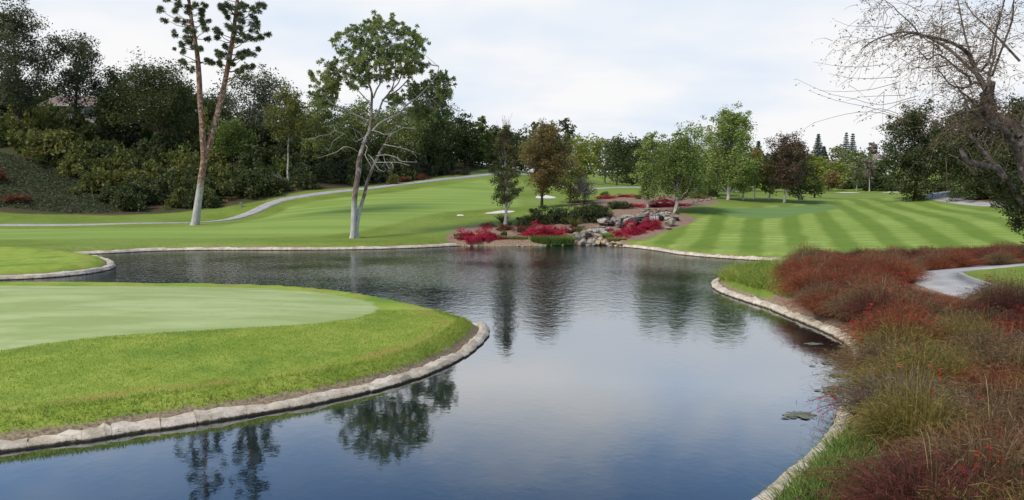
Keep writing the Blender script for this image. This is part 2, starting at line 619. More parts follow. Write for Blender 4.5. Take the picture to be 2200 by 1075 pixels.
def water_mat():
    t = NT('pond_water')
    P = t.geo('Position')
    sy = t.sep(P)[1]
    a = t.noise(t.mapv(P, (1.25, 1.0, 1), rot=(0, 0, .15)), 1.9, 4, .6)
    b = t.noise(t.mapv(P, (1.0, 1.2, 1), rot=(0, 0, .5)), 5.0, 2, .5)
    cc = t.noise(P, .09, 3, .5)
    wind = t.math('MULTIPLY', t.rng(sy, 17, 46), t.rng(cc, .30, .58, .35, 1.0))
    stg = t.math('ADD', t.math('MULTIPLY', wind, .30), .013)
    hgt = t.math('ADD', a, t.math('MULTIPLY', b, .35))
    n = t.bump(hgt, stg, .13)
    body = t.mix(t.rng(cc, .3, .7), (.002, .008, .013), (.004, .012, .015))
    gl = t.n.new('ShaderNodeBsdfGlossy')
    t.put(gl.inputs['Color'], (.96, .98, 1.0))
    gl.inputs['Roughness'].default_value = .035
    t.l.new(n, gl.inputs['Normal'])
    df = t.bsdf(body, .6, None, 0.0)
    fr = t.n.new('ShaderNodeFresnel')
    fr.inputs['IOR'].default_value = 1.33
    t.l.new(n, fr.inputs['Normal'])
    m = t.n.new('ShaderNodeMixShader')
    t.put(m.inputs[0], t.math('MINIMUM', t.math('MULTIPLY', fr.outputs[0], 2.5), t.math('MULTIPLY_ADD', fr.outputs[0], .18, .50)))
    t.l.new(df, m.inputs[1])
    t.l.new(gl.outputs[0], m.inputs[2])
    return t.done(m.outputs[0])


M['water'] = water_mat()

# ------------------------------------------------------------------ terrain sheet


def ladder(a, b, base, grow, start):
    out, v = [], start
    while v < b:
        out.append(v)
        v += base + grow * abs(v)
    out.append(b)
    v = start
    while True:
        v -= base + grow * abs(v)
        if v < a:
            break
        out.append(v)
    out.append(a)
    return np.array(sorted(set(out)))


xs = ladder(-330, 330, .17, .0185, 0.0)
ys = np.concatenate([np.arange(-34, 7, 1.5), ladder(7.2, 680, .09, .0105, 7.2)])
nx, ny = len(xs), len(ys)
GX, GY = np.meshgrid(xs, ys)
GP = np.stack([GX.ravel(), GY.ravel()], 1)
g_shore = shore_sd(GP)
g_z = height(GP, g_shore)
jit = (rng.random(len(GP)) - .5) * .012 * (g_shore > .4)
GV = np.column_stack([GP, g_z + jit])
ii = (np.arange(ny - 1)[:, None] * nx + np.arange(nx - 1)[None]).ravel()
GF = np.stack([ii, ii + 1, ii + nx + 1, ii + nx], 1)
g_me = mesh_np('ground', GV, GF, M['ground'], smooth=True)
ground = struct(obj('ground', g_me))


def gh(P):                                # height of the finished sheet (bilinear)
    P = np.atleast_2d(np.asarray(P, float))
    i = np.clip(np.searchsorted(xs, P[:, 0]) - 1, 0, nx - 2)
    j = np.clip(np.searchsorted(ys, P[:, 1]) - 1, 0, ny - 2)
    u = np.clip((P[:, 0] - xs[i]) / (xs[i + 1] - xs[i]), 0, 1)
    v = np.clip((P[:, 1] - ys[j]) / (ys[j + 1] - ys[j]), 0, 1)
    q = GV[:, 2].reshape(ny, nx)
    return (q[j, i] * (1 - u) + q[j, i + 1] * u) * (1 - v) + (q[j + 1, i] * (1 - u) + q[j + 1, i + 1] * u) * v


def on_ground(px, py, lo=6, hi=400):      # first ground hit along a pixel's ray
    d = ray(px, py)
    Y = np.geomspace(lo, hi, 1500)
    t = Y / d[1]
    P = np.stack([d[0] * t, Y], 1)
    z = HC + d[2] * t
    g = gh(P) - z
    k = np.argmax(g > 0) if (g > 0).any() else len(Y) - 1
    return np.array([P[k, 0], P[k, 1], z[k]])


def hz(x, y):
    return float(gh([[x, y]])[0])


def base_at(px, Y):                       # ground point in the column of a pixel, Y metres out
    x = (px - CX) / F * Y
    z = 0
    for _ in range(3):
        z = hz(x, Y)
        depth = Y * cp - (z - HC) * sp
        x = (px - CX) / F * depth
    return np.array([x, Y, z])


def ground_poly(lst):
    return np.array([on_ground(px, py)[:2] for px, py in lst])


Z_FAIR = ground_poly([(-150, 494), (0, 492), (300, 490), (470, 488), (560, 470), (625, 442), (720, 428), (860, 412), (960, 398), (1035, 386), (1075, 396), (1110, 420), (1120, 444), (1040, 450), (960, 456), (900, 468), (800, 494), (690, 508), (560, 511), (300, 513), (-150, 516)])
Z_STRIPE = np.vstack([ground_poly([(1370, 520), (1440, 495), (1500, 472), (1560, 447), (1650, 443), (1760, 436), (1850, 427), (1930, 424), (2010, 436), (2120, 450), (2200, 462), (2400, 480), (2400, 540), (2000, 540), (1720, 556), (1520, 549), (1420, 534)])])
Z_TEE = ground_poly([(1552, 458), (1575, 448), (1680, 445), (1760, 441), (1810, 447), (1740, 459), (1660, 470), (1580, 468)])
Z_BED1 = ground_poly([(968, 532), (972, 497), (1000, 487), (1100, 483), (1140, 469), (1250, 458), (1330, 452), (1420, 448), (1470, 462), (1500, 470), (1470, 486), (1425, 500), (1345, 526), (1338, 532), (1150, 535)])
Z_BED2 = ground_poly([(1200, 443), (1290, 428), (1380, 420), (1480, 421), (1530, 429), (1545, 436), (1480, 447), (1400, 452), (1330, 453), (1290, 444), (1240, 443)])
Z_RMUL = ground_poly([(2035, 433), (2060, 421), (2110, 414), (2170, 420), (2220, 440), (2160, 444), (2080, 442)])
hill = [(-420, 462), (0, 458), (120, 462), (250, 464), (400, 456), (470, 447), (520, 440), (570, 430), (650, 412), (850, 395), (1000, 372), (1060, 362)]
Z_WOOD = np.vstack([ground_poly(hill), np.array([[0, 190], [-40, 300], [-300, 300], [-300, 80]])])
Z_COVER = ground_poly([(-200, 340), (0, 332), (80, 350), (180, 395), (250, 440), (245, 458), (150, 458), (60, 450), (0, 445), (-200, 440)])
PATH2 = np.array([on_ground(px, py)[:2] for px, py in [(2700, 800), (2430, 715), (2250, 668), (2110, 636), (2022, 608), (2000, 595), (2030, 585), (2105, 577), (2200, 570), (2330, 561)]])
RB = np.array([p for p in R_BANK])
Z_RSOIL = np.vstack([np.array(Z0([(1742, 572), (1720, 592), (1692, 600), (1690, 640), (1650, 662), (1700, 682), (1760, 706), (1842, 758), (1842, 830), (1803, 920), (1765, 972), (1650, 1078), (1500, 1230)])), np.array([[3, 2], [24, 2], [24, 14]]), PATH2[:5] * 1.0, PATH2[5:8], ground_poly([(2200, 566), (2300, 545), (2000, 545), (1790, 555)])])
FRINGE2 = np.vstack([np.array(Z0([(-400, 609), (0, 600), (90, 596), (180, 588), (228, 579), (240, 570), (222, 561), (185, 555), (140, 547)])), ground_poly([(120, 538), (40, 531), (-150, 527)])])
GREEN = np.array([onz(px, py, .66)[:2] for px, py in [(-400, 790), (-200, 768), (0, 747), (200, 729), (400, 716), (560, 705), (680, 694), (760, 680), (802, 664), (812, 652), (800, 640), (750, 629), (690, 620.5), (600, 613.5), (480, 608.6), (300, 607.2), (0, 607.2), (-400, 607.2)]])
GREEN = catmull(GREEN, .8, closed=True)


def put_attr(me, name, vals):
    a = me.attributes.new(name, 'FLOAT', 'POINT')
    a.data.foreach_set('value', np.clip(vals, -6, 6).astype(np.float32))


put_attr(g_me, 'shore', g_shore)
put_attr(g_me, 'fair', sdf(GP, Z_FAIR))
put_attr(g_me, 'stripe', sdf(GP, Z_STRIPE))
put_attr(g_me, 'tee', sdf(GP, catmull(Z_TEE, 2, True)))
put_attr(g_me, 'fringe', np.maximum(np.where(inside(GP, I_POLY), 5.0, -5.0), sdf(GP, FRINGE2)))
put_attr(g_me, 'green', sdf(GP, GREEN))
put_attr(g_me, 'mulch', np.maximum.reduce([sdf(GP, catmull(Z_BED1, 1.5, True)), sdf(GP, catmull(Z_BED2, 2, True)), sdf(GP, Z_RMUL), sdf(GP, Z_RSOIL)]))
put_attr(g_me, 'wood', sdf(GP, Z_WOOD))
put_attr(g_me, 'cover', sdf(GP, Z_COVER))

# ------------------------------------------------------------------ pond
wx0, wx1, wy0, wy1 = -80, 40, -14, 66
water = struct(obj('water', mesh_np('water', [(wx0, wy0, 0), (wx1, wy0, 0), (wx1, wy1, 0), (wx0, wy1, 0)], np.array([[0, 1, 2, 3]]), M['water'])))

# ------------------------------------------------------------------ pond edging: each block of the kerb its own piece


def edging(name, label, line, blk, inner, hgt=.30, wid=.27, seed=1):
    """line: shoreline polyline with the land on its left when inner=+1"""
    r = np.random.default_rng(seed)
    L = catmull([np.array(p) for p in line], .12)
    d = np.concatenate([[0], np.cumsum(np.linalg.norm(np.diff(L, axis=0), axis=1))])
    base = np.array([L[0][0], L[0][1], 0])
    root = empty(name, base, label, 'edging')
    pos = 0.0

    def P(s):
        s = min(max(s, 0), d[-1])
        return np.array([np.interp(s, d, L[:, 0]), np.interp(s, d, L[:, 1])])
    while pos < d[-1] - .2:
        ln = min(blk * r.uniform(.6, 1.5), d[-1] - pos)
        h0 = hgt + r.uniform(-.012, .012)
        ww = wid * r.uniform(.95, 1.1)
        off = r.uniform(-.012, .012)
        V = []
        K = 5
        for j in range(K):
            s = pos + .003 + (ln - .006) * j / (K - 1)
            p = P(s)
            hh = h0 + .016 * math.sin(s * 1.1 + seed) + .014 * math.sin(s * 2.7 + 1)
            tg = P(s + .06) - P(s - .06)
            tg /= max(np.linalg.norm(tg), 1e-6)
            nrm = np.array([-tg[1], tg[0]]) * inner
            e = .85 if j in (0, K - 1) else 1.0
            for o, z in ((-.17, -.4), (-.15 + r.normal(0, .018), .05), (-.05 + r.normal(0, .02), hh * (.78 + .1 * e) + r.normal(0, .014)), (.09, hh + .01 * e + r.normal(0, .018)), (ww, hh + .01 + r.normal(0, .025)), (ww + .04, hh - .25)):
                q = p + nrm * (o + off)
                V.append((q[0] - base[0], q[1] - base[1], z))
        Fc = []
        for j in range(K - 1):
            for k in range(5):
                a = j * 6 + k
                Fc.append((a, a + 1, a + 7, a + 6) if inner < 0 else (a + 6, a + 7, a + 1, a))
        Fc += [tuple(range(6)), tuple(range((K - 1) * 6 + 5, (K - 1) * 6 - 1, -1))]
        obj('edging_block', mesh_np('edging_block', V, Fc, M['edging'], smooth=False), root)
        pos += ln
    return root


edging('pond_edging', 'pale weathered concrete edging curving round the near green island', ISL_NEAR[1:] + ISL_FAR[:9], .8, +1, .145, .19, 3)
edging('pond_edging', 'pale edging along the grassy point at the left inlet', PENIN[:-1], 1.6, -1, .22, .3, 4)
edging('pond_edging', 'thin pale edging along the far lawn behind the water', FAR_L, 2.2, -1, .20, .3, 5)
edging('pond_edging', 'pale stone edging below the striped fairway bank', FAR_R, 1.4, -1, .2, .3, 6)
edging('pond_edging', 'pale stone edging of the right bank below the red shrubs', R_BANK[3:] + R_BACK[:1], .8, -1, .17, .19, 8)

# ------------------------------------------------------------------ paths


def ribbon(name, line, width, m, lift=.035, step=1.2, thick=.12):
    L = catmull([np.array(p) for p in line], step)
    T = np.gradient(L, axis=0)
    T /= np.linalg.norm(T, axis=1)[:, None]
    Nn = np.stack([-T[:, 1], T[:, 0]], 1)
    cols = []
    for o in (-.5, -.17, .17, .5):
        q = L + Nn * o * width
        cols.append(np.column_stack([q, gh(q) + lift]))
    A = np.stack(cols, 1)
    lo0, lo1 = A[:, 0].copy(), A[:, 3].copy()
    lo0[:, 2] -= thick
    lo1[:, 2] -= thick
    V = np.concatenate([lo0[:, None], A, lo1[:, None]], 1).reshape(-1, 3)
    n = len(L)
    Fc = np.array([(i * 6 + k, i * 6 + 6 + k, i * 6 + 7 + k, i * 6 + 1 + k) for i in range(n - 1) for k in range(5)])
    return obj(name, mesh_np(name, V, Fc, m))


PATH1 = [base_at(px, Y)[:2] for px, Y in [(-500, 78), (-150, 79), (0, 80), (200, 80), (340, 81.5), (430, 84), (480, 88), (540, 94), (600, 100), (700, 105), (780, 110), (850, 115), (950, 124), (1055, 135), (1120, 146), (1180, 165)]]
struct(ribbon('cart_path', PATH1, 1.9, M['concrete'], .06))
struct(ribbon('cart_path', PATH2, 2.1, M['concrete'], .04, .5))
PATH3 = [base_at(px, Y)[:2] for px, Y in [(2420, 78), (2250, 83), (2140, 88), (2060, 96), (2020, 104), (2015, 112), (2045, 122), (2120, 132)]]
struct(ribbon('cart_path', PATH3, 3.0, M['concrete'], .06))
PATH4 = [base_at(px, Y)[:2] for px, Y in [(1200, 128), (1275, 122), (1330, 124), (1400, 124), (1500, 125), (1600, 124)]]
struct(ribbon('cart_path', PATH4, 2.2, M['concrete'], .06))
# kerb beside the near path
Lk = catmull(PATH2[1:6], .5)
Tk = np.gradient(Lk, axis=0)
Tk /= np.linalg.norm(Tk, axis=1)[:, None]
off = Lk - np.stack([-Tk[:, 1], Tk[:, 0]], 1) * 1.2
hk = gh(off)
kerb = MB()
for i in range(len(off) - 1):
    a, b = off[i], off[i + 1]
    m_ = (a + b) / 2
    kerb.box((m_[0], m_[1], (hk[i] + hk[i + 1]) / 2 + .04), (np.linalg.norm(b - a) / 2 + .01, .09, .10), math.atan2(*(b - a)[::-1]))
ko = struct(kerb.build('path_kerb', M['concrete']))

# ------------------------------------------------------------------ sand bunkers


def bunker(pix, Yr=None, seed=0):
    r = np.random.default_rng(seed)
    P = np.array([base_at(px, Y)[:2] for px, Y in pix])
    P = catmull(P, .5, True)
    c = P.mean(0)
    V, n = [], len(P)
    rings = (1.0, .88, .6, .0)
    for k in rings[:-1]:
        q = c + (P - c) * k
        V += list(np.column_stack([q, gh(q) + {1.0: .03, .88: .05, .6: .05}[k] + r.normal(0, .008, n)]))
    V.append(np.array([c[0], c[1], gh(c[None])[0] + .05]))
    Fc = []
    for k in range(2):
        for i in range(n):
            j = (i + 1) % n
            Fc.append((k * n + i, k * n + j, (k + 1) * n + j, (k + 1) * n + i))
    for i in range(n):
        Fc.append((2 * n + i, 2 * n + (i + 1) % n, 3 * n))
    return struct(obj('sand_bunker', mesh_np('sand_bunker', V, Fc, M['sand'], smooth=True)))


bunker([(1040, 83.2), (1070, 82.4), (1100, 82.6), (1106, 83.6), (1080, 85.2), (1060, 84.3)], seed=1)
bunker([(982, 82), (996, 82), (994, 83), (984, 83)], seed=2)
bunker([(1152, 104), (1190, 103), (1190, 106), (1162, 110)], seed=3)
bunker([(1796, 190), (1840, 185), (1846, 192), (1822, 197), (1803, 196)], seed=4)
bunker([(1896, 187), (1935, 180), (1938, 188), (1910, 194)], seed=5)
bunker([(1940, 150), (1990, 146), (1985, 153), (1955, 155)], seed=6)

# ================================================================== vegetation
# bark and leaf materials
M['bark_grey'] = bark_mat('grey_bark', (.11, .095, .08), (.22, .20, .175))
M['bark_dark'] = bark_mat('dark_bark', (.035, .028, .022), (.085, .07, .055))
M['bark_pale'] = bark_mat('pale_bark', (.36, .34, .30), (.56, .54, .49), (.22, .20, .16))
M['bark_brown'] = bark_mat('brown_bark', (.10, .07, .05), (.20, .15, .115))
M['bark_red'] = bark_mat('red_brown_bark', (.11, .055, .035), (.27, .165, .12), (.40, .30, .24), 3.2, 5.0, 6.0, (.52, .50, .48))
M['bark_main'] = bark_mat('weathered_pine_bark', (.095, .07, .055), (.21, .165, .135), (.33, .30, .27), 2.6, 3.8, 3.5, (.50, .49, .47))
M['bark_bare'] = bark_mat('rough_grey_brown_bark', (.052, .042, .035), (.135, .112, .095), (.21, .185, .165), 0, 0, 9.0)
M['bark_limb'] = bark_mat('pale_grey_limb_bark', (.20, .18, .16), (.36, .335, .30))
M['dead_wood'] = bark_mat('bleached_dead_wood', (.27, .245, .22), (.44, .41, .375))
LM = {
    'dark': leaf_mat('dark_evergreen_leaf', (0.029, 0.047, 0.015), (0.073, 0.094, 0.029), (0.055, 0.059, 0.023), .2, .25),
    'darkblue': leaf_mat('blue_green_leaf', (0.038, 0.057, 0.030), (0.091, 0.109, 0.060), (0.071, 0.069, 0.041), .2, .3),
    'pine': leaf_mat('pine_needle', (0.091, 0.134, 0.044), (0.221, 0.264, 0.086), (0.247, 0.258, 0.074), .3, .35),
    'pinelight': leaf_mat('pale_green_pine_needle', (.115, .170, .065), (.270, .330, .125), (.30, .33, .11), .4, .45),  # lighter base green, raised evenly against the crown's self-shadowing
    'pinedark': leaf_mat('dark_pine_needle', (.060, .088, .052), (.150, .185, .100), None, .3),
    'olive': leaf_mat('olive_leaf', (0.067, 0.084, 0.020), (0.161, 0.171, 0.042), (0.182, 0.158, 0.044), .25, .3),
    'mid': leaf_mat('mid_green_leaf', (0.075, 0.121, 0.028), (0.178, 0.234, 0.058), (0.127, 0.149, 0.045), .3, .3),
    'bright': leaf_mat('bright_green_leaf', (0.106, 0.169, 0.033), (0.237, 0.312, 0.075), (0.150, 0.219, 0.044), .35, .3),
    'syc': leaf_mat('sycamore_leaf', (0.122, 0.190, 0.048), (0.319, 0.394, 0.109), (0.216, 0.255, 0.070), .35, .35),
    'yellow': leaf_mat('yellow_green_leaf', (0.163, 0.194, 0.033), (0.338, 0.356, 0.075), (0.213, 0.237, 0.050), .35, .25),
    'bronze': leaf_mat('bronze_leaf', (0.124, 0.091, 0.040), (0.271, 0.176, 0.067), (0.133, 0.140, 0.048), .25, .28),
    'mid2': leaf_mat('deep_green_leaf', (0.057, 0.089, 0.020), (0.151, 0.189, 0.046), (0.108, 0.121, 0.034), .3, .3),  # deeper mid green, for variety among the hillside shrubs
    'cover': leaf_mat('slope_cover_leaf', (.035, .048, .022), (.090, .100, .048), (.075, .055, .035), .2, .12),
    'straw': leaf_mat('dry_grass_blade', (.20, .17, .07), (.40, .35, .16), (.20, .24, .06), .3, .8),
    'purple': leaf_mat('purple_brown_leaf', (0.054, 0.035, 0.027), (0.149, 0.086, 0.057), (0.084, 0.074, 0.038), .2, .25),
    'autumn': leaf_mat('orange_tinged_leaf', (0.150, 0.175, 0.044), (0.300, 0.250, 0.062), (0.425, 0.188, 0.050), .3, .35),
    'column': leaf_mat('olive_brown_leaf', (0.067, 0.087, 0.031), (0.175, 0.175, 0.063), (0.147, 0.105, 0.042), .25, .5),
    'twig': leaf_mat('dry_twig', (0.156, 0.124, 0.098), (0.299, 0.247, 0.208), None, .1),
    'crimson': leaf_mat('crimson_bract', (0.253, 0.008, 0.033), (0.575, 0.022, 0.088), (0.345, 0.012, 0.040), .3, .8),
    'redbrown': leaf_mat('red_brown_leaf', (.110, .035, .024), (.22, .065, .036), None, .2),
    'far': leaf_mat('far_tree_leaf', (0.116, 0.140, 0.059), (0.231, 0.250, 0.105), (0.169, 0.176, 0.070), .3, .2),  # paled in the colour to stand in for distance haze
    'conifer': leaf_mat('far_conifer_needle', (0.060, 0.090, 0.078), (0.120, 0.158, 0.123), None, .15),  # grey-green lift imitates haze in the needle colour
    'seed': leaf_mat('dry_seed_cluster', (.09, .055, .04), (.26, .17, .115), (.17, .14, .045), .3, .8),
    'white': leaf_mat('white_blossom', (.45, .45, .42), (.7, .7, .66), None, .3),
    'reed': leaf_mat('reed_blade', (.085, .140, .030), (.21, .29, .065), None, .35),
    'sedge': leaf_mat('sedge_blade', (.15, .23, .035), (.34, .44, .080), (.30, .30, .07), .45, .5),
}


def tubes(branches, sides=6):
    """branches: list of (points Nx3, radii N) -> vertices, quads"""
    V, Fq, k = [], [], 0
    ang = np.arange(sides) * 2 * math.pi / sides
    ca, sa = np.cos(ang), np.sin(ang)
    for P, R in branches:
        P = np.asarray(P, float)
        R = np.asarray(R, float)
        T = np.gradient(P, axis=0)
        T /= np.linalg.norm(T, axis=1)[:, None] + 1e-9
        ref = np.where(np.abs(T[:, 2:3]) > .8, np.array([[1., 0.2, 0]]), np.array([[0.1, .2, 1.]]))
        A = np.cross(T, ref)
        A /= np.linalg.norm(A, axis=1)[:, None] + 1e-9
        # keep the frame steady along the branch
        for i in range(1, len(A)):
            a = A[i - 1] - T[i] * (A[i - 1] @ T[i])
            A[i] = a / (np.linalg.norm(a) + 1e-9)
        B = np.cross(T, A)
        ring = P[:, None] + R[:, None, None] * (A[:, None] * ca[None, :, None] + B[:, None] * sa[None, :, None])
        V.append(ring.reshape(-1, 3))
        n = len(P)
        i = (np.arange(n - 1)[:, None] * sides)
        j = np.arange(sides)[None]
        j2 = (j + 1) % sides
        Fq.append(np.stack([i + j, i + j2, i + sides + j2, i + sides + j], -1).reshape(-1, 4) + k)
        k += n * sides
    return np.concatenate(V), np.concatenate(Fq)


def unit(r, n):
    d = r.normal(size=(n, 3))
    return d / (np.linalg.norm(d, axis=1)[:, None] + 1e-9)


def leaves(C, rad, n, size, r, flat=.8, shell=.55, width=.55):
    """diamond leaves scattered through balls at C"""
    C = np.repeat(C, n, axis=0)
    rad = np.repeat(np.broadcast_to(rad, (len(C) // n,)), n)[:, None]
    N = len(C)
    d = unit(r, N)
    d[:, 2] *= flat
    p = C + d * rad * (r.random((N, 1)) ** shell)
    a = unit(r, N)
    a[:, 2] *= .6
    a /= np.linalg.norm(a, axis=1)[:, None]
    b = np.cross(a, unit(r, N))
    b /= np.linalg.norm(b, axis=1)[:, None] + 1e-9
    s = size * (.6 + .8 * r.random((N, 1)))
    q = np.stack([p - a * s * .5, p + b * s * width * .5, p + a * s * .5, p - b * s * width * .5], 1)
    return q.reshape(-1, 3)


def needles(C, rad, n, wid, r, up=.35):
    """narrow blades radiating from tuft centres"""
    C = np.repeat(C, n, axis=0)
    rad = np.repeat(np.broadcast_to(rad, (len(C) // n,)), n)[:, None]
    N = len(C)
    d = unit(r, N)
    d[:, 2] += up
    d /= np.linalg.norm(d, axis=1)[:, None]
    b = np.cross(d, unit(r, N))
    b /= np.linalg.norm(b, axis=1)[:, None] + 1e-9
    ln = rad * (.55 + .55 * r.random((N, 1)))
    p0 = C + d * rad * .08
    w = wid * (.7 + .6 * r.random((N, 1)))
    q = np.stack([p0, C + d * ln * .6 + b * w, C + d * ln, C + d * ln * .6 - b * w], 1)
    return q.reshape(-1, 3)


def quads(n):
    return np.arange(n * 4).reshape(-1, 4)


def limb(a, b, r0, r1, r, n=5, sag=.12, wob=.05):
    t = np.linspace(0, 1, n)[:, None]
    a, b = np.asarray(a, float), np.asarray(b, float)
    L = np.linalg.norm(b - a)
    p = a + (b - a) * t
    p[:, 2] += -sag * L * np.sin(t[:, 0] * math.pi) * 1.0
    p[1:-1] += r.normal(0, wob * L, (n - 2, 3)) * .6
    return p, r0 + (r1 - r0) * t[:, 0] ** .8


PROF = {
    'round': lambda t: np.sqrt(np.clip(1 - (2 * t - 1) ** 2, 0, 1)) * .98 + .02,
    'oval': lambda t: np.sin(math.pi * np.clip(t, 0, 1) ** .75) ** .7 * .95 + .05,
    'column': lambda t: np.clip(np.minimum(t * 5 + .45, 1) * (1 - t ** 2.2 * .72), .05, 1),
    'cone': lambda t: np.clip(1.02 - t, .03, 1) * np.minimum(t * 8 + .5, 1),
    'dome': lambda t: np.sqrt(np.clip(1 - t ** 2.2, 0, 1)) * .97 + .03,
    'vase': lambda t: np.clip(.35 + t * .9, 0, 1) * np.sqrt(np.clip(1 - t ** 5, 0, 1)) + .03,
    'umbrella': lambda t: np.sqrt(np.clip(1 - (t - .35) ** 2 / .45, 0, 1)),
}


def grow_tree(H, cb, R, shape, leaf, r, ox=0.0, lobes=16, lobe_r=.5, dens=2.0, size=.2, trunk_r=.16, lean=0.0, needle=False, wispy=0.0, trunks=1):
    """branches and leaf quads of a broad tree, base at the origin"""
    hc = H - cb
    br = []
    tops = []
    for k in range(trunks):
        a = k * 2.4
        sx_ = 0 if trunks == 1 else math.cos(a) * R * .25
        sy_ = 0 if trunks == 1 else math.sin(a) * R * .25
        n = 8
        t = np.linspace(0, 1, n)
        P = np.column_stack([ox * t ** 1.3 + sx_ * t + lean * t, sy_ * t, t * (H * .93)])
        P[1:, :2] += np.cumsum(r.normal(0, .012 * H, (n - 1, 2)), axis=0) * .5
        P[0, 2] = -.25
        rad = trunk_r * (1 - t * .9) * (1 if trunks == 1 else .75)
        rad[0] *= 1.5
        br.append((P, rad))
        tops.append(P)
    C, CR = [], []
    ga = r.random() * 6
    for k in range(lobes):
        tt = (k + r.uniform(.1, .9)) / lobes
        ga += 2.39996 + r.normal(0, .3)
        pr = PROF[shape](np.array(tt)) * R
        q = pr * r.uniform(.45, .92) * (1 if k % 4 else .3)
        P = tops[k % trunks]
        zc = cb + hc * (.06 + .90 * tt)
        ti = np.interp(zc, P[:, 2], np.arange(len(P)))
        cxy = np.array([np.interp(ti, np.arange(len(P)), P[:, 0]), np.interp(ti, np.arange(len(P)), P[:, 1])])
        cxy = cxy * .35 + np.array([ox, 0]) * .65
        c = np.array([cxy[0] + math.cos(ga) * q, cxy[1] + math.sin(ga) * q, zc])
        za = max(cb * .72, zc - q * .9 - hc * .10)
        za = min(za, H * .86)
        st = np.array([np.interp(za, P[:, 2], P[:, 0]), np.interp(za, P[:, 2], P[:, 1]), za])
        rr = trunk_r * (1 - za / H * .85)
        br.append(limb(st, c, rr * .42, rr * .09, r, 6, .10))
        lr = lobe_r * R * r.uniform(.75, 1.2) * (1 - .35 * tt if shape in ('cone', 'column') else 1)
        m = 7
        d = unit(r, m)
        d[:, 2] *= .8
        sub = c + d * lr * r.uniform(.45, .95, (m, 1))
        for q_ in sub[:3]:
            br.append(limb(c - (c - st) * .15, q_, rr * .16, rr * .05, r, 3, 0))
        C.append(sub)
        CR.append(np.full(m, lr * .62))
        if wispy and tt > .55:
            e = c + np.array([math.cos(ga) * lr, math.sin(ga) * lr, lr * 1.5]) * r.uniform(.5, 1.2) * wispy
            br.append(limb(c, e, rr * .14, rr * .03, r, 4, 0))
            C.append(e[None])
            CR.append(np.array([lr * .35]))
    C = np.concatenate(C)
    CR = np.concatenate(CR)
    area = math.pi * R * hc / 2 * .9
    la = size * size * .55 * .5
    n = int(np.clip(2.3 * dens * area / la / len(C), 8, 420))
    if needle:
        q = needles(C, CR * .9, n, size * .14, r)
    else:
        q = leaves(C, CR, n, size, r)
    return br, q


USED = {}


def tree(name, label, px, Y, top, l, rr, bot, shape='round', leaf='mid', bark='bark_grey', group=None, seed=None, sides=5, zoff=0.0, cat='tree', **kw):
    seed = seed if seed is not None else int(px * 7 + Y * 13 + top)
    r = np.random.default_rng(seed)
    b = base_at(px, Y)
    b[2] += zoff
    H = at(px, top, Y)[2] - b[2]
    cb = max(at(px, bot, Y)[2] - b[2], .25)
    R = (rr - l) / 2 / F * Y
    ox = ((l + rr) / 2 - px) / F * Y
    kw.setdefault('trunk_r', max(.10, H * .017))
    kw.setdefault('size', max(.16, Y * (.0027 if Y < 138 else .0034)))
    br, q = grow_tree(H, cb, R, shape, leaf, r, ox, **kw)
    root = empty(name, b, label, cat, group)
    V, Fq = tubes(br, sides)
    obj('trunk', mesh_np('trunk', V, Fq, M[bark], smooth=True), root)
    obj('crown', mesh_np('crown', q, quads(len(q) // 4), LM[leaf]), root)
    return root


def conifer(name, label, px, Y, top, l, rr, bot, leaf='conifer', group=None, seed=1):
    r = np.random.default_rng(seed)
    b = base_at(px, Y)
    H = at(px, top, Y)[2] - b[2]
    cb = max(at(px, bot, Y)[2] - b[2], .3)
    R = (rr - l) / 2 / F * Y
    C, CR, br = [], [], [(np.array([[0, 0, -.2], [0, 0, H * .5], [0, 0, H]]), np.array([H * .018, H * .012, .03]))]
    nl = 16
    for k in range(nl):
        t = k / (nl - 1)
        z = cb + (H - cb) * t
        q = R * 1.2 * (1.02 - t) ** .85 * r.uniform(.8, 1.1)
        m = max(3, int(9 * (1 - t)) + 2)
        for j in range(m):
            a = j * 6.283 / m + k * .7 + r.normal(0, .2)
            e = np.array([math.cos(a) * q, math.sin(a) * q, z - q * .12])
            br.append((np.array([[0, 0, z + q * .1], e * .6 + np.array([0, 0, z]) * .4, e]), np.array([.05, .035, .02])))
            for f in (.35, .65, .95):
                C.append(e * f + np.array([0, 0, z]) * (1 - f))
                CR.append(R * .16 + .12)
    q = leaves(np.array(C), np.array(CR), 14, max(.25, Y * .0022), r, .55, .5, .4)
    root = empty(name, b, label, 'tree', group)
    V, Fq = tubes(br, 4)
    obj('trunk', mesh_np('trunk', V, Fq, M['bark_dark'], smooth=True), root)
    obj('crown', mesh_np('crown', q, quads(len(q) // 4), LM[leaf]), root)
    return root


SHRUB_MESH = {}


def shrub_mesh(leaf, var, size=.14, dens=1.0, flat=.75):
    key = (leaf, var, size, dens)
    if key in SHRUB_MESH:
        return SHRUB_MESH[key]
    r = np.random.default_rng(var * 31 + len(leaf))
    n = 40
    d = unit(r, n)
    d[:, 2] = np.abs(d[:, 2])
    lump = 1 + .28 * np.sin(3 * np.arctan2(d[:, 1], d[:, 0]) + var * 1.7) + r.normal(0, .12, n)
    C = d * (r.uniform(.35, .78, n) * lump)[:, None] * np.array([1, 1, .92]) + np.array([0, 0, .08])
    q = leaves(C, r.uniform(.14, .32, n), int(52 * dens), size * .9, r, .8, .5)
    st = [limb((0, 0, -.1), c * .95, .035, .01, r, 4, -.05) for c in C[:9]]
    V, Fq = tubes(st, 4)
    a = mesh_np('foliage', q, quads(len(q) // 4), LM[leaf])
    b = mesh_np('stems', V, Fq, M['bark_brown'], smooth=True)
    SHRUB_MESH[key] = (a, b)
    return a, b


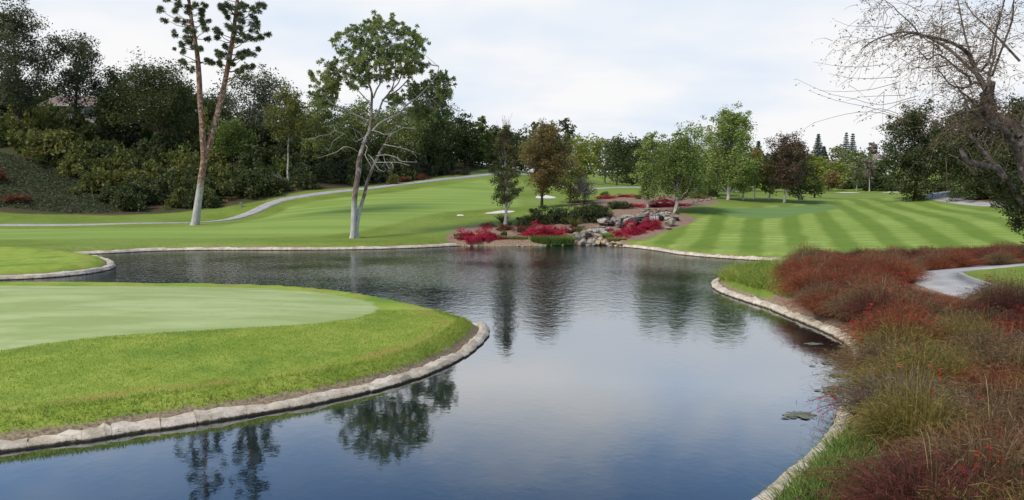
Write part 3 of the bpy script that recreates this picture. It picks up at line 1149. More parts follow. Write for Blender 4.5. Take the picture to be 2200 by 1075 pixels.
def shrub(name, label, px, Y, w_px, h_px, leaf='dark', group=None, var=0, cat='shrub', sink=.05, size=.14, dens=1.0, dy=1.0, z=None):
    """a bush w_px wide and h_px high as seen at Y metres"""
    b = base_at(px, Y)
    if z is not None:
        b[2] = z
    W = w_px / 2 / F * Y
    Hh = h_px / F * Y
    root = empty(name, (b[0], b[1], b[2] - sink * Hh), label, cat, group, rz=0)
    fm, sm = shrub_mesh(leaf, var, size, dens)
    for nm, me in (('foliage', fm), ('stems', sm)):
        o = obj(nm, me, root)
        o.scale = (W, W * dy, Hh)
        o.rotation_euler = (0, 0, 0)
    return root


# ------------------------------------------------------------------ traced limbs
def traced(paths, Y, base, dyf, r):
    out = []
    for pts in paths:
        k = len(pts)
        P = np.array([at(p[0], p[1], Y) for p in pts]) - base
        R = np.array([p[2] for p in pts]) / F * Y / 2
        dz = np.array([p[3] if len(p) > 3 else 0.0 for p in pts])
        P[:, 1] += dz
        out.append((P, R))
    return out


def smooth_branch(P, R, step=.5):
    c = catmull(np.column_stack([P, R]), step)
    return c[:, :3], np.maximum(c[:, 3], .004)


# twin-trunked pine on the far lawn, left
def zc(lst, sc, ox, oy):
    return [(x / sc + ox, y / sc + oy) for x, y in lst]


def twin_pine():
    r = np.random.default_rng(5)
    Y = 78.0
    b = base_at(418, Y)
    left = [(418, 490, 23), (420, 478, 18), (425, 440, 15.5), (432, 390, 14), (438, 342, 13), (436, 300, 13), (434, 260, 12), (430, 220, 11.5), (428, 170, 11), (424, 120, 9.5), (416, 70, 8), (408, 20, 7), (402, -40, 5), (396, -110, 2)]
    right = [(437, 350, 14), (447, 310, 13), (455, 270, 12.5), (463, 230, 12), (470, 190, 11), (478, 150, 10.5), (487, 100, 9.5), (494, 50, 8.5), (500, 0, 7), (505, -60, 5), (509, -125, 2)]
    for i in range(len(right)):
        right[i] = right[i] + (min(1.2, i * .3),)
    br = [smooth_branch(*x) for x in traced([left, right], Y, b, 0, r)]
    zl = [(130, 200), (195, 110), (215, 175), (275, 235), (185, 320), (250, 315), (260, 545), (230, 530), (300, 490), (345, 620), (420, 450), (460, 540), (450, 330), (400, 310), (480, 280), (440, 100), (460, 185), (370, 150), (250, 65), (130, 5), (190, 20), (320, 80), (400, 60), (300, 370), (320, 400), (350, 350), (290, 420), (240, 190), (280, 100), (160, 130), (400, 500), (350, 90), (220, 250), (425, 40), (380, 180)]
    zr = [(540, 30), (570, 80), (625, 95), (640, 225), (655, 160), (600, 395), (565, 455), (545, 560), (510, 525), (690, 565), (720, 350), (790, 390), (735, 440), (780, 450), (830, 460), (750, 490), (800, 520), (845, 570), (790, 630), (740, 640), (900, 240), (945, 255), (910, 310), (880, 345), (850, 395), (840, 330), (790, 330), (770, 250), (840, 250), (860, 140), (800, 200), (750, 130), (820, 60), (770, 30), (900, 20), (940, 30), (915, 95), (690, 10), (740, 280), (615, 25), (860, 85), (710, 5), (650, 500), (590, 480), (530, 275), (500, 310), (580, 290), (760, 180), (660, 60), (600, 50), (830, 160), (720, 80), (790, 580), (660, 540), (720, 290)]
    px = [p + (0,) for p in zc(zl, 4.133, 330, 0)] + [p + (1,) for p in zc(zr, 4.133, 330, 0)]
    for k in range(46):                     # the crowns go on above the picture
        s = k % 2
        t = r.random()
        cx_ = (402 - 6 * t) if s == 0 else (503 + 6 * t)
        px.append((cx_ + r.normal(0, 34 * (1 - .65 * t)), -4 - 120 * t, s))
    C, CR, tw = [], [], []
    for x, y, s in px:
        T, TR = br[s]
        pw = at(x, y, Y) - b
        dd = r.normal(0, 1.1)
        pw[1] += dd + (s * .9)
        # join the trunk a little below the tuft
        za = pw[2] - r.uniform(.2, .9)
        k = int(np.argmin(np.abs(T[:, 2] - za)))
        br.append(limb(T[k], pw, max(.03, TR[k] * .3), .018, r, 6, .07, .05))
        for e in range(3):
            c = pw + np.array([r.normal(0, .20), r.normal(0, .45), r.normal(0, .14)]) * (e > 0)
            C.append(c)
            CR.append(r.uniform(.30, .46) * (1 if e == 0 else .8))
    q = needles(np.array(C), np.array(CR) * 1.2, 140, .024, r, .25)
    root = empty('pine_tree', b, 'tall twin-trunked pine with reddish bark and white base on the far lawn', 'tree')
    V, Fq = tubes(br, 8)
    obj('trunk', mesh_np('trunk', V, Fq, M['bark_red'], smooth=True), root)
    obj('crown', mesh_np('crown', q, quads(len(q) // 4), LM['pinedark']), root)
    # rusty dead growth caught in the fork
    C2 = np.array([at(440, y, Y) - b + r.normal(0, .12, 3) for y in (232, 240, 252, 262, 275, 290)])
    q2 = needles(C2, .38, 60, .03, r, -.2)
    obj('dead_needles', mesh_np('dead_needles', q2, quads(len(q2) // 4), LM['autumn']), root)


twin_pine()


def main_pine():
    r = np.random.default_rng(11)
    Y = 66.0
    b = base_at(762, Y)
    z3 = lambda L, wd, dep=0.0: [(x / 3.98 + 640, y / 3.98 + 30, wd[0] + (wd[1] - wd[0]) * i / (len(L) - 1), dep * i / (len(L) - 1)) for i, (x, y) in enumerate(L)]
    z4 = lambda L, wd, dep=0.0: [(x / 4.136 + 660, y / 4.136 + 260, wd[0] + (wd[1] - wd[0]) * i / (len(L) - 1), dep * i / (len(L) - 1)) for i, (x, y) in enumerate(L)]
    live = [
        [(758, 514, 17), (759, 505, 14), (760, 468, 12), (761.5, 429, 12.5), (766, 395, 12), (770, 371, 12), (771, 352, 13), (775, 330, 9.5), (783, 306, 8), (793, 282, 7.5), (797, 262, 7), (798, 226, 6), (799, 201, 5), (793, 181, 4), (786, 150, 3.2), (781, 118, 2.5), (791, 80, 1.5), (803, 55, 1)],
        [(766, 513, 14, .2), (764, 503, 11, .2), (767.6, 470, 9, .3), (774, 441, 8, .5), (781, 415, 7.5, .6), (786, 390, 7, .7), (795, 366, 6.5, .8), (803, 347, 6, .9), (810, 330, 6, 1), (824, 306, 5, 1.2), (829, 294, 4.5, 1.3), (839, 284, 3.5, 1.4), (838, 279, 2, 1.4)],
        z3([(640, 1000), (690, 950), (760, 910), (880, 860), (940, 790), (1010, 750), (1070, 700), (1130, 640), (1200, 560), (1225, 480)], (5.5, 1.2), -2.0),
        z3([(650, 900), (690, 830), (720, 740), (790, 650), (815, 560), (820, 450), (830, 330), (820, 200), (800, 110)], (5, 1), 1.2),
        z3([(645, 720), (680, 650), (740, 560), (760, 450), (780, 300), (770, 150)], (4, 1), -1.8),
        z3([(720, 740), (790, 690), (860, 640), (930, 560), (1000, 470), (1060, 370), (1090, 300)], (4, 1), 1.0),
        z3([(780, 670), (850, 590), (880, 480), (920, 350), (950, 220), (970, 130)], (3.5, 1), 2.2),
        z3([(615, 620), (570, 560), (520, 500), (450, 430), (400, 330), (330, 250)], (3.8, 1), 1.5),
        z3([(600, 920), (540, 885), (480, 860), (400, 815), (310, 775), (250, 700), (200, 610), (130, 540)], (4.2, 1), -1.6),
        z3([(320, 780), (310, 690), (300, 570), (290, 440)], (2.5, 1), -1.2),
        z3([(610, 760), (560, 700), (520, 650), (470, 600), (420, 520)], (2.6, .9), -2.2),
        z3([(630, 560), (600, 440), (560, 330), (520, 220), (510, 140)], (3, .9), -2.6),
        z3([(700, 600), (690, 480), (670, 350), (650, 220), (640, 120)], (3, .9), 2.8),
        z3([(1000, 755), (1100, 745), (1200, 720), (1270, 690), (1290, 620)], (2.6, .9), -1.4),
    ]
    dead = [
        z4([(450, 275), (410, 245), (345, 235), (300, 280), (230, 310), (150, 340)], (3.0, 1.3), -2.2),
        z4([(330, 115), (250, 95), (230, 130), (160, 142), (100, 180), (20, 170)], (2.4, 1.0), -2.8),
        z4([(250, 95), (245, 60), (230, 36), (190, 45)], (1.8, .9), 0),
        z4([(320, 120), (260, 160), (225, 185), (215, 230), (190, 262)], (1.8, .9), 0),
        z4([(530, 130), (500, 152), (440, 190), (425, 175), (400, 150)], (2.6, 1.1), -.8),
        z4([(490, 130), (460, 100), (420, 75), (385, 65)], (2.2, 1.0), -.6),
        z4([(512, 205), (540, 240), (525, 300), (550, 350), (590, 410)], (3.0, 1.6), -1.0),
        z4([(540, 300), (580, 330), (610, 370), (650, 430), (710, 455)], (2.6, 1.2), -1.5),
        z4([(610, 310), (720, 305), (820, 335), (840, 355), (890, 370), (1010, 375)], (2.8, 1.1), -2.6),
        z4([(600, 370), (740, 370), (830, 375), (940, 402)], (2.6, 1.0), -2.0),
        z4([(680, 210), (730, 220), (800, 235), (900, 260), (980, 290)], (2.8, 1.0), -2.4),
        z4([(565, 85), (640, 100), (690, 125), (735, 118), (748, 82)], (3.2, 1.8), -1.0),
        z4([(735, 118), (810, 95), (860, 70), (930, 75), (990, 78)], (2.4, 1.0), -1.8),
        z4([(720, 130), (800, 40), (870, 15), (930, -5), (1010, -20)], (2.4, 1.0), 1.6),
        z4([(740, 370), (770, 390), (790, 430)], (1.6, .8), -1.6),
        z4([(680, 310), (700, 360), (750, 430)], (1.6, .8), -1.2),
    ]
    br = [smooth_branch(*x, .4) for x in traced(live, Y, b, 0, r)]
    db = [smooth_branch(*x, .3) for x in traced(dead, Y, b, 0, r)]
    db = [(P, R * .62) for P, R in db]
    for P, R in db[:]:                       # a few dead twiglets
        for _ in range(3):
            k = r.integers(len(P) // 3, len(P))
            e = P[k] + r.normal(0, .35, 3)
            db.append(limb(P[k], e, R[k] * .6, .008, r, 4, .05, .1))
    polys = [
        (zc([(290, 240), (380, 180), (480, 130), (580, 110), (620, 70), (690, 80), (760, 70), (850, 75), (980, 110), (1040, 210), (1110, 280), (1080, 350), (1140, 400), (1060, 480), (960, 520), (850, 520), (760, 560), (690, 600), (620, 560), (540, 640), (460, 620), (390, 600), (350, 510), (400, 400), (340, 310)], 3.98, 640, 30), 250, 3.4),
        (zc([(100, 500), (150, 560), (230, 500), (290, 400), (330, 480), (370, 560), (360, 680), (300, 760), (200, 780), (130, 720), (170, 620)], 3.98, 640, 30), 60, 1.5),
        (zc([(1220, 440), (1270, 520), (1310, 600), (1300, 760), (1180, 770), (1100, 690), (1000, 710), (900, 750), (830, 790), (760, 800), (770, 730), (900, 670), (1000, 610), (1120, 570), (1180, 520)], 3.98, 640, 30), 80, 1.7),
        (zc([(900, 860), (1050, 790), (1180, 790), (1330, 800), (1300, 880), (1150, 900), (1000, 900)], 3.98, 640, 30), 40, 1.6),
    ]
    allp = np.concatenate([p for p, q in br[2:]])
    C, CR = [], []
    for poly, n, dep in polys:
        P = np.array(poly)
        lo, hi = P.min(0), P.max(0)
        cen = P.mean(0)
        got = 0
        while got < n:
            s = lo + (hi - lo) * r.random(2)
            if not inside(s[None], P)[0]:
                continue
            ed = float(seg_dist(s[None], P)[0])
            pw = at(s[0], s[1], Y) - b
            pw[1] += r.uniform(-1, 1) * dep * min(1, .35 + ed / 26)
            k = int(np.argmin(((allp - pw) ** 2).sum(1) + 2.5 * np.maximum(allp[:, 2] - pw[2] + .3, 0) ** 2))
            br.append(limb(allp[k], pw, .035, .012, r, 5, .06, .05))
            for e in range(3):
                C.append(pw + r.normal(0, .26, 3) * (e > 0))
                CR.append(r.uniform(.22, .42))
            got += 1
    q = needles(np.array(C), np.array(CR) * 1.0, 50, .036, r, .45)
    root = empty('pine_tree', b, 'spreading pine with bleached dead lower branches at the water edge of the far lawn', 'tree')
    V, Fq = tubes(br[:2], 10)
    obj('trunk', mesh_np('trunk', V, Fq, M['bark_main'], smooth=True), root)
    V, Fq = tubes(br[2:], 6)
    obj('limbs', mesh_np('limbs', V, Fq, M['bark_limb'], smooth=True), root)
    V, Fq = tubes(db, 5)
    obj('dead_branches', mesh_np('dead_branches', V, Fq, M['dead_wood'], smooth=True), root)
    obj('crown', mesh_np('crown', q, quads(len(q) // 4), LM['pinelight']), root)


main_pine()


def bare_tree():
    """leaning, nearly leafless tree whose trunk stands at the right edge of the picture"""
    r = np.random.default_rng(21)
    Y = 20.0
    b = base_at(2280, Y)
    zu = lambda L, wd, dep=0.0, d0=0.0: [(x / 4.135 + 1800, y / 4.135, wd[0] + (wd[1] - wd[0]) * i / (len(L) - 1), d0 + dep * i / (len(L) - 1)) for i, (x, y) in enumerate(L)]
    zr = lambda L, wd, dep=0.0, d0=0.0: [(x / 3.582 + 1860, y / 3.582 + 200, wd[0] + (wd[1] - wd[0]) * i / (len(L) - 1), d0 + dep * i / (len(L) - 1)) for i, (x, y) in enumerate(L)]
    bpy_ = CY + 0
    main = [
        [(2280, 780, 66), (2276, 700, 56), (2263, 600, 50), (2246, 500, 46), (2226, 430, 43), (2208, 379, 40), (2204, 340, 37), (2206, 298, 35), (2212, 255, 32), (2222, 190, 27), (2225, 110, 22), (2230, 20, 16), (2238, -80, 9), (2240, -170, 3)],
        [(2226, 500, 24), (2212, 458, 20), (2195, 432, 17), (2175, 401, 15), (2156, 379, 14), (2142, 359, 14), (2120, 358, 13), (2095, 352, 13), (2078, 349, 13), (2070, 335, 11), (2064, 318, 7)],
        zr([(1180, 520), (1120, 420), (1050, 340), (960, 290), (860, 288), (800, 270), (720, 230), (640, 172), (560, 175), (480, 200), (330, 235)], (13, 2), -1.5),
        zr([(1010, 575), (950, 460), (900, 340), (870, 280), (830, 200)], (10, 4), .8),
        zr([(1200, 330), (1160, 240), (1110, 190), (1045, 130), (1030, 40)], (17, 13), .6),
        zu([(1430, 1000), (1410, 900), (1400, 810), (1330, 740), (1270, 690), (1200, 590), (1130, 500), (1060, 460), (940, 415), (800, 385), (620, 360), (490, 350), (420, 385), (370, 395), (270, 460)], (13, 1.6), -1.8, .6),
        zu([(1270, 650), (1200, 540), (1080, 390), (930, 280), (870, 230), (770, 210), (650, 230), (510, 290), (460, 340)], (7, 2), 1.4, .2),
        zr([(1190, 420), (1100, 380), (1000, 300), (900, 150), (880, 0), (870, -60)], (15, 8), -.6),
        zu([(1320, 1000), (1290, 850), (1230, 700), (1200, 600)], (12, 8), .4, -.4),
        zr([(1000, 300), (850, 240), (740, 130), (720, 60), (740, 0)], (11, 7), -.8, -.4),
        zu([(1110, 880), (1080, 820), (1000, 800), (930, 800), (850, 840), (720, 850), (640, 820), (560, 750), (480, 690)], (7, 1.2), -1.0, -1.0),
        zu([(1060, 1000), (960, 960), (860, 910), (780, 890), (700, 850)], (5, 1.5), -.8, -1.0),
        zu([(1400, 820), (1500, 760), (1560, 670), (1600, 600), (1660, 530), (1740, 420), (1800, 250)], (9, 3), 1.2, .6),
        zu([(1330, 690), (1320, 500), (1290, 250), (1285, 0), (1290, -180)], (5.5, 2), .8, .4),
        zu([(1350, 620), (1380, 540), (1400, 300), (1440, 0), (1430, -200)], (5.5, 2), -.8, .4),
        zu([(1500, 650), (1500, 480), (1550, 180), (1490, 60), (1470, -120)], (5, 2), -1.2, .6),
        zu([(1800, 500), (1700, 300), (1610, 120), (1560, 0), (1540, -160)], (5, 2), 1.2, .8),
        zu([(1500, 650), (1450, 600), (1390, 560), (1420, 520), (1500, 440), (1620, 370)], (4, 1.5), .5, .6),
        zu([(1060, 780), (1000, 720), (900, 690), (780, 630), (640, 565), (530, 610), (470, 630), (400, 600), (320, 560)], (5, 1), -1.5, -.6),
        zu([(640, 565), (630, 500), (560, 440), (500, 370)], (3, 1), .4, -1.5),
        zu([(790, 640), (690, 650), (590, 665), (500, 640)], (2.5, 1), .3, -1.2),
        zu([(1290, 390), (1200, 350), (1080, 320), (940, 310)], (3, 1), .6, .5),
        zu([(1000, 1000), (990, 880), (970, 800), (960, 720)], (4, 2), .5, -.8),
        zu([(930, 280), (840, 190), (740, 130), (620, 60), (560, 30), (440, -20)], (3, 1), -.8, 1.0),
    ]
    br = [smooth_branch(*x, .18) for x in traced(main, Y, b, 0, r)]
    br = [(br[0][0], br[0][1] * .85)] + [(P, R * 1.05) for P, R in br[1:]]
    twigs, tips = [], []

    def whip(p, d, L, rad, droop, n=7):
        t = np.linspace(0, 1, n)[:, None]
        q = p + d * L * t + np.array([0, 0, -1]) * droop * L * t ** 2 + np.cumsum(r.normal(0, .02 * L, (n, 3)), 0) * t
        return q, rad * (1 - .85 * t[:, 0])
    # long arching whips that reach far out to the left
    for pts in ([(1972, 206), (1897, 225), (1843, 210), (1800, 200), (1762, 182), (1730, 163)], [(1960, 262), (1925, 247), (1880, 232), (1800, 214), (1745, 192)], [(1955, 262), (1900, 243), (1850, 240), (1800, 250), (1760, 262), (1735, 280)], [(1930, 245), (1880, 236), (1840, 246), (1800, 268)],
                [(1930, 165), (1880, 168), (1830, 165), (1790, 155)], [(1935, 175), (1890, 188), (1840, 190), (1795, 184)], [(1915, 60), (1870, 58), (1820, 58), (1785, 46)], [(1895, 80), (1898, 40), (1880, 22), (1850, 12), (1830, 10)], [(1905, 138), (1860, 140), (1810, 132), (1780, 120)], [(1990, 30), (1960, 10), (1930, -8), (1890, -20)], [(1968, 214), (1930, 222), (1890, 240), (1850, 252), (1815, 270)], [(1945, 205), (1900, 205), (1860, 206), (1830, 214)]):
        P = np.array([at(x, y, Y - 1.5) for x, y in pts]) - b
        P[:, 1] += np.linspace(0, r.uniform(-1, 1), len(P))
        q, _ = smooth_branch(P, np.ones(len(P)), .25)
        twigs.append((q, np.linspace(.008, .003, len(q))))
        tips += list(q[-5:])
    src = [x for i, x in enumerate(br) if i > 1]
    for P, R in src:
        n = max(6, int(len(P) * 1.5))
        for _ in range(n):
            k = r.integers(int(len(P) * .25), len(P))
            d = unit(r, 1)[0] * np.array([1, .8, .8]) + np.array([-.35, 0, .25])
            d /= np.linalg.norm(d)
            L = r.uniform(.5, 1.5)
            if P[k][2] + b[2] + d[2] * L - .6 * L < 5.2:
                continue
            q, rd = whip(P[k], d, L, min(.012, max(.005, R[k] * .35)), r.uniform(.1, .6))
            twigs.append((q, rd))
            tips += list(q[3:])
            for _ in range(3):
                k2 = r.integers(2, 7)
                d2 = d * .6 + unit(r, 1)[0] * .8
                q2, rd2 = whip(q[k2], d2 / np.linalg.norm(d2), L * r.uniform(.3, .6), .007, r.uniform(.2, .7), 5)
                twigs.append((q2, np.maximum(rd2, .003)))
                tips += list(q2[2:])
    tips = np.array(tips)
    pick = tips[r.random(len(tips)) < .5]
    q = leaves(pick + np.array([0, 0, -.05]), .10, 3, .070, r, 1.4, .5, .36)
    root = empty('bare_tree', b, 'nearly leafless leaning tree with arching grey branches over the right bank', 'tree')
    V, Fq = tubes(br, 9)
    obj('trunk', mesh_np('trunk', V, Fq, M['bark_bare'], smooth=True), root)
    V, Fq = tubes(twigs, 4)
    obj('twigs', mesh_np('twigs', V, Fq, M['bark_brown'], smooth=True), root)
    obj('seed_clusters', mesh_np('seed_clusters', q, quads(len(q) // 4), LM['seed']), root)
    # dark ivy on the lower trunk
    C = []
    for x, y, s in [(2190, 400, 22), (2200, 430, 26), (2215, 455, 26), (2180, 420, 16), (2205, 480, 20), (2225, 500, 28), (2230, 540, 28), (2170, 405, 12), (2195, 455, 18), (2240, 460, 30), (2160, 395, 10)]:
        for _ in range(9):
            p = at(x + r.normal(0, s * .5), y + r.normal(0, s * .5), Y) - b
            p[1] += r.normal(.15, .25)
            C.append(p)
    q = leaves(np.array(C), .22, 60, .075, r, 1.0, .6)
    obj('ivy', mesh_np('ivy', q, quads(len(q) // 4), LM['dark']), root)


bare_tree()

# ------------------------------------------------------------------ trees of the left hillside
T = tree
T('hillside_tree', 'tall dark open-branched tree at the far left of the skyline', 45, 112, 14, -25, 112, 235, 'oval', 'darkblue', 'bark_dark', dens=2.1, lobes=30, wispy=.7)
T('hillside_tree', 'dark brownish oak in front of the hillside house', 160, 118, 82, 105, 232, 215, 'round', 'darkblue', 'bark_dark', dens=2.2, lobes=24, lean=.4, wispy=.4)
T('hillside_tree', 'dark tree between the oak and the umbrella pine on the hill', 248, 122, 150, 205, 300, 290, 'round', 'dark', 'bark_dark', dens=2.2)
T('hillside_pine', 'broad dark umbrella pine left of the twin-trunked pine', 345, 118, 153, 255, 428, 262, 'umbrella', 'dark', 'bark_brown', dens=3.6, lobes=32, trunks=2)
T('hillside_tree', 'dark tree low behind the twin pine trunks', 440, 130, 205, 385, 505, 320, 'round', 'dark', 'bark_dark', dens=2.3)
T('eucalyptus_tree', 'open eucalyptus with pale forked trunks on the hill skyline', 560, 124, 164, 480, 630, 265, 'round', 'darkblue', 'bark_pale', dens=1.8, lobes=26, trunks=2, wispy=.5)
T('slim_tree', 'yellow-green tree with a slender white trunk on the slope', 620, 111, 196, 578, 668, 300, 'oval', 'olive', 'bark_pale', dens=2.6, lobes=22, trunk_r=.16, lean=.5)
T('hillside_tree', 'dark green tree just left of the spreading pine crown', 690, 120, 205, 640, 742, 350, 'oval', 'pine', 'bark_grey', dens=2.0, lobes=18)
T('hillside_tree', 'olive green tree behind the spreading pine trunk', 775, 126, 228, 715, 835, 350, 'round', 'pine', 'bark_grey', dens=2.2, lobes=18)
T('hillside_tree', 'dark tree right of the spreading pine trunk', 862, 128, 236, 805, 925, 352, 'round', 'pine', 'bark_grey', dens=2.2, lobes=20)
T('hillside_pine', 'tall dark pine above the bend of the cart path', 925, 134, 205, 872, 982, 345, 'oval', 'dark', 'bark_grey', dens=2.2, lobes=20)
T('hillside_tree', 'dark leafy tree above the upper cart path', 1000, 145, 250, 965, 1032, 345, 'oval', 'dark', 'bark_dark', dens=2.2)
T('poplar_tree', 'slim tree with yellow-green tip beside the upper path', 1036, 148, 250, 1014, 1058, 345, 'column', 'mid', 'bark_dark', dens=2.2)
T('hillside_tree', 'dark round tree just left of the columnar tree', 1062, 155, 278, 1035, 1105, 352, 'round', 'dark', 'bark_dark', dens=2.2)
T('hillside_tree', 'dense dark tree above the clipped slope shrubs', 520, 122, 262, 478, 585, 360, 'round', 'dark', 'bark_dark', dens=2.2)
T('small_tree', 'bright green leafy small tree beside the twin pine trunks', 500, 113, 262, 452, 545, 330, 'round', 'mid', 'bark_dark', dens=2.4)
# dark wood filling the hill behind
gi = 0
for px, Y, top, wd in [(-40, 125, 120, 110), (20, 135, 175, 100), (100, 140, 190, 110), (200, 142, 205, 90), (290, 145, 190, 120), (390, 145, 195, 110), (470, 142, 225, 100), (560, 145, 235, 110), (640, 142, 240, 100), (730, 145, 245, 110), (820, 148, 250, 110), (910, 152, 250, 100), (980, 160, 268, 90), (1050, 172, 280, 100), (1120, 182, 285, 100), (1010, 150, 285, 80), (1085, 160, 290, 80), (950, 142, 262, 90)]:
    gi += 1
    T('woodland_tree', 'dark evergreen in the wood closing the left hilltop', px, Y, top, px - wd / 2, px + wd / 2, top + 170, 'round', 'dark', 'bark_dark', 'evergreens of the left hilltop wood', dens=2.6, lobes=20, sides=4)

# shrubs on the hillside
hs = 0
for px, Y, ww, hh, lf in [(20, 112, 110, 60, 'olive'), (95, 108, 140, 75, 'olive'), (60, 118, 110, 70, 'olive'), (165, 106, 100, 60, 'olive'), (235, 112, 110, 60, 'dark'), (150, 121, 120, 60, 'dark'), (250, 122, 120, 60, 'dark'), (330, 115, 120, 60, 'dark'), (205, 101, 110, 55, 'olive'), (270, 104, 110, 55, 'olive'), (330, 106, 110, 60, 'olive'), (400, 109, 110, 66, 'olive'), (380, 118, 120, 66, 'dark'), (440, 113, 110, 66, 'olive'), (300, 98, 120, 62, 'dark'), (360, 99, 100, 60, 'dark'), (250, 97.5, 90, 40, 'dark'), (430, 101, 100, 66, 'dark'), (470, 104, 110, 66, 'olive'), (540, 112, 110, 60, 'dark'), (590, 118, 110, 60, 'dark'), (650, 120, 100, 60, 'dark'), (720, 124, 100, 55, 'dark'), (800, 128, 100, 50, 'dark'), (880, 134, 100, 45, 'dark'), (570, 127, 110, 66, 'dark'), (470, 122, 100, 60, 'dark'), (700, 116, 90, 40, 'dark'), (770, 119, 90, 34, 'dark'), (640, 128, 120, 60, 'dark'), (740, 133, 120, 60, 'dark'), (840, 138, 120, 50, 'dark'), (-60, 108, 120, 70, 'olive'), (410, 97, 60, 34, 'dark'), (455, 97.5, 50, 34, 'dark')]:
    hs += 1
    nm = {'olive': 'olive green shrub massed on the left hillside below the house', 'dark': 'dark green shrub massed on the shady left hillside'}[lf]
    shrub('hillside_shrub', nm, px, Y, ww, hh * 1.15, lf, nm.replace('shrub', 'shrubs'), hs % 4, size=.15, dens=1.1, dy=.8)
HX = np.random.default_rng(41)
hp = []
cand = HX.random((4000, 2)) * np.array([110, 48]) + np.array([-100, 92])
cand = cand[(sdf(cand, Z_WOOD) > 2.2) & (sdf(cand, Z_COVER) < -1.0)]
for c in cand:
    px_ = CX + F * c[0] / c[1]
    if px_ < -60 or px_ > 1000 or (590 < px_ < 650 and c[1] < 113) or (115 < px_ < 225 and c[1] > 117) or len(hp) > 95:
        continue
    if all((c[0] - p[0]) ** 2 + (c[1] - p[1]) ** 2 > 3.1 ** 2 for p in hp):
        hp.append(c)
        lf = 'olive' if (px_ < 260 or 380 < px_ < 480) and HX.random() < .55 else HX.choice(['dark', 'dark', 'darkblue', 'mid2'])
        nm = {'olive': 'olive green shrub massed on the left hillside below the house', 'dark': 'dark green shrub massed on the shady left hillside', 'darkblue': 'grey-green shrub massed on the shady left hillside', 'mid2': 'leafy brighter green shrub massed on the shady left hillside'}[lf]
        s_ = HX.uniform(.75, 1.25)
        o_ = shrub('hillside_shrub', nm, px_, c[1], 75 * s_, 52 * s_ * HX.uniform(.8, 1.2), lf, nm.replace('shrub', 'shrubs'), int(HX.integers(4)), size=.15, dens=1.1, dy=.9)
        o_.rotation_euler = (0, 0, HX.random() * 6.28)
shrub('clipped_shrub', 'rounded dark shrub beside the rising cart path under the slim white trunk', 545, 103.5, 135, 74, 'dark', None, 1, size=.10, dens=1.8)
shrub('clipped_shrub', 'rounded dark shrub just right of the slim white trunk', 655, 108.5, 78, 48, 'dark', None, 2, size=.12, dens=1.5)
shrub('clipped_shrub', 'low rounded shrub behind the lawn left of the cart path rise', 600, 106, 70, 44, 'dark', None, 3, size=.12, dens=1.5)
shrub('flowering_shrub', 'shrub flecked with white blossom on the left slope', 592, 110.5, 60, 32, 'white', None, 3, size=.05, dens=.6)
shrub('flowering_shrub', 'dark red shrub at the foot of the left slope', 40, 93, 90, 26, 'redbrown', None, 1, size=.12, dens=.8)
shrub('flowering_shrub', 'small red shrub at the far left slope edge', -6, 97, 60, 40, 'redbrown', None, 2, size=.12, dens=.8)
shrub('slope_shrub', 'reddish shrub on the mulch above the cart path bend', 862, 120, 60, 18, 'redbrown', None, 2, size=.12, dens=.7)
shrub('slope_shrub', 'low red-brown shrub beside the upper cart path', 905, 124, 50, 14, 'redbrown', None, 0, size=.12, dens=.7)
shrub('slope_shrub', 'low dark shrub beside the highest stretch of the cart path', 985, 133, 80, 14, 'purple', None, 0, size=.12, dens=.7)
shrub('slope_shrub', 'olive shrub behind the dead branches of the spreading pine', 845, 116, 40, 30, 'olive', None, 1, size=.12, dens=.9)

gc_ = np.random.default_rng(61)
Pc = gc_.random((60000, 2)) * (Z_COVER.max(0) - Z_COVER.min(0)) + Z_COVER.min(0)
Pc = Pc[(sdf(Pc, Z_COVER) > -.3)][:15000]
mound = .16 * np.sin(Pc[:, 0] * 1.3 + np.sin(Pc[:, 1] * .9) * 2) * np.sin(Pc[:, 1] * 1.7) + .12
q = leaves(np.column_stack([Pc, gh(Pc) + np.maximum(mound, .02)]), .14, 1, .26, gc_, .7, .5)
struct(obj('ground_cover', mesh_np('ground_cover', q, quads(len(q) // 4), LM['cover'])), 'stuff')['label'] = 'dark low ivy-like cover on the left slope'

# ------------------------------------------------------------------ trees of the middle
ct = tree('columnar_tree', 'slim columnar tree with a bare twiggy top in the red flower bed', 1085, 70, 268, 1054, 1120, 447, 'column', 'column', 'bark_pale', dens=2.6, lobes=34, size=.16, trunk_r=.15, seed=3, lobe_r=.5)
rr_ = np.random.default_rng(9)
tw = []
Htop = at(1085, 330, 70)[2] - ct.location.z
for k in range(70):
    z0_ = Htop + rr_.uniform(-.8, 2.2)
    a = rr_.random() * 6.28
    L = rr_.uniform(.8, 2.2)
    p0 = np.array([rr_.normal(.1, .15), rr_.normal(0, .15), z0_])
    tw.append(limb(p0, p0 + np.array([math.cos(a) * L * .32, math.sin(a) * L * .32, L * .8]), .022, .008, rr_, 4, -.03))
V_, F_ = tubes(tw, 3)
obj('twigs', mesh_np('twigs', V_, F_, M['bark_brown']), ct)
T('bronze_tree', 'dense bronze-leaved tree on the lawn behind the red flower bed', 1164, 86, 264, 1120, 1228, 412, 'oval', 'bronze', 'bark_dark', dens=3.4, lobes=34, size=.19, lobe_r=.42)
T('small_tree', 'small green tree right of the bronze tree', 1225, 93, 360, 1200, 1262, 425, 'round', 'olive', 'bark_dark', dens=2.2, lobes=14)
t_ = T('bare_small_tree', 'small grey twiggy leafless tree beside the mulch slope', 1257, 90, 390, 1228, 1284, 422, 'round', 'twig', 'bark_grey', dens=1.6, lobes=16, size=.16)
T('tall_tree', 'tall dark tree showing above the bronze tree', 1210, 150, 257, 1188, 1240, 330, 'oval', 'dark', 'bark_dark', dens=1.5, lobes=12)
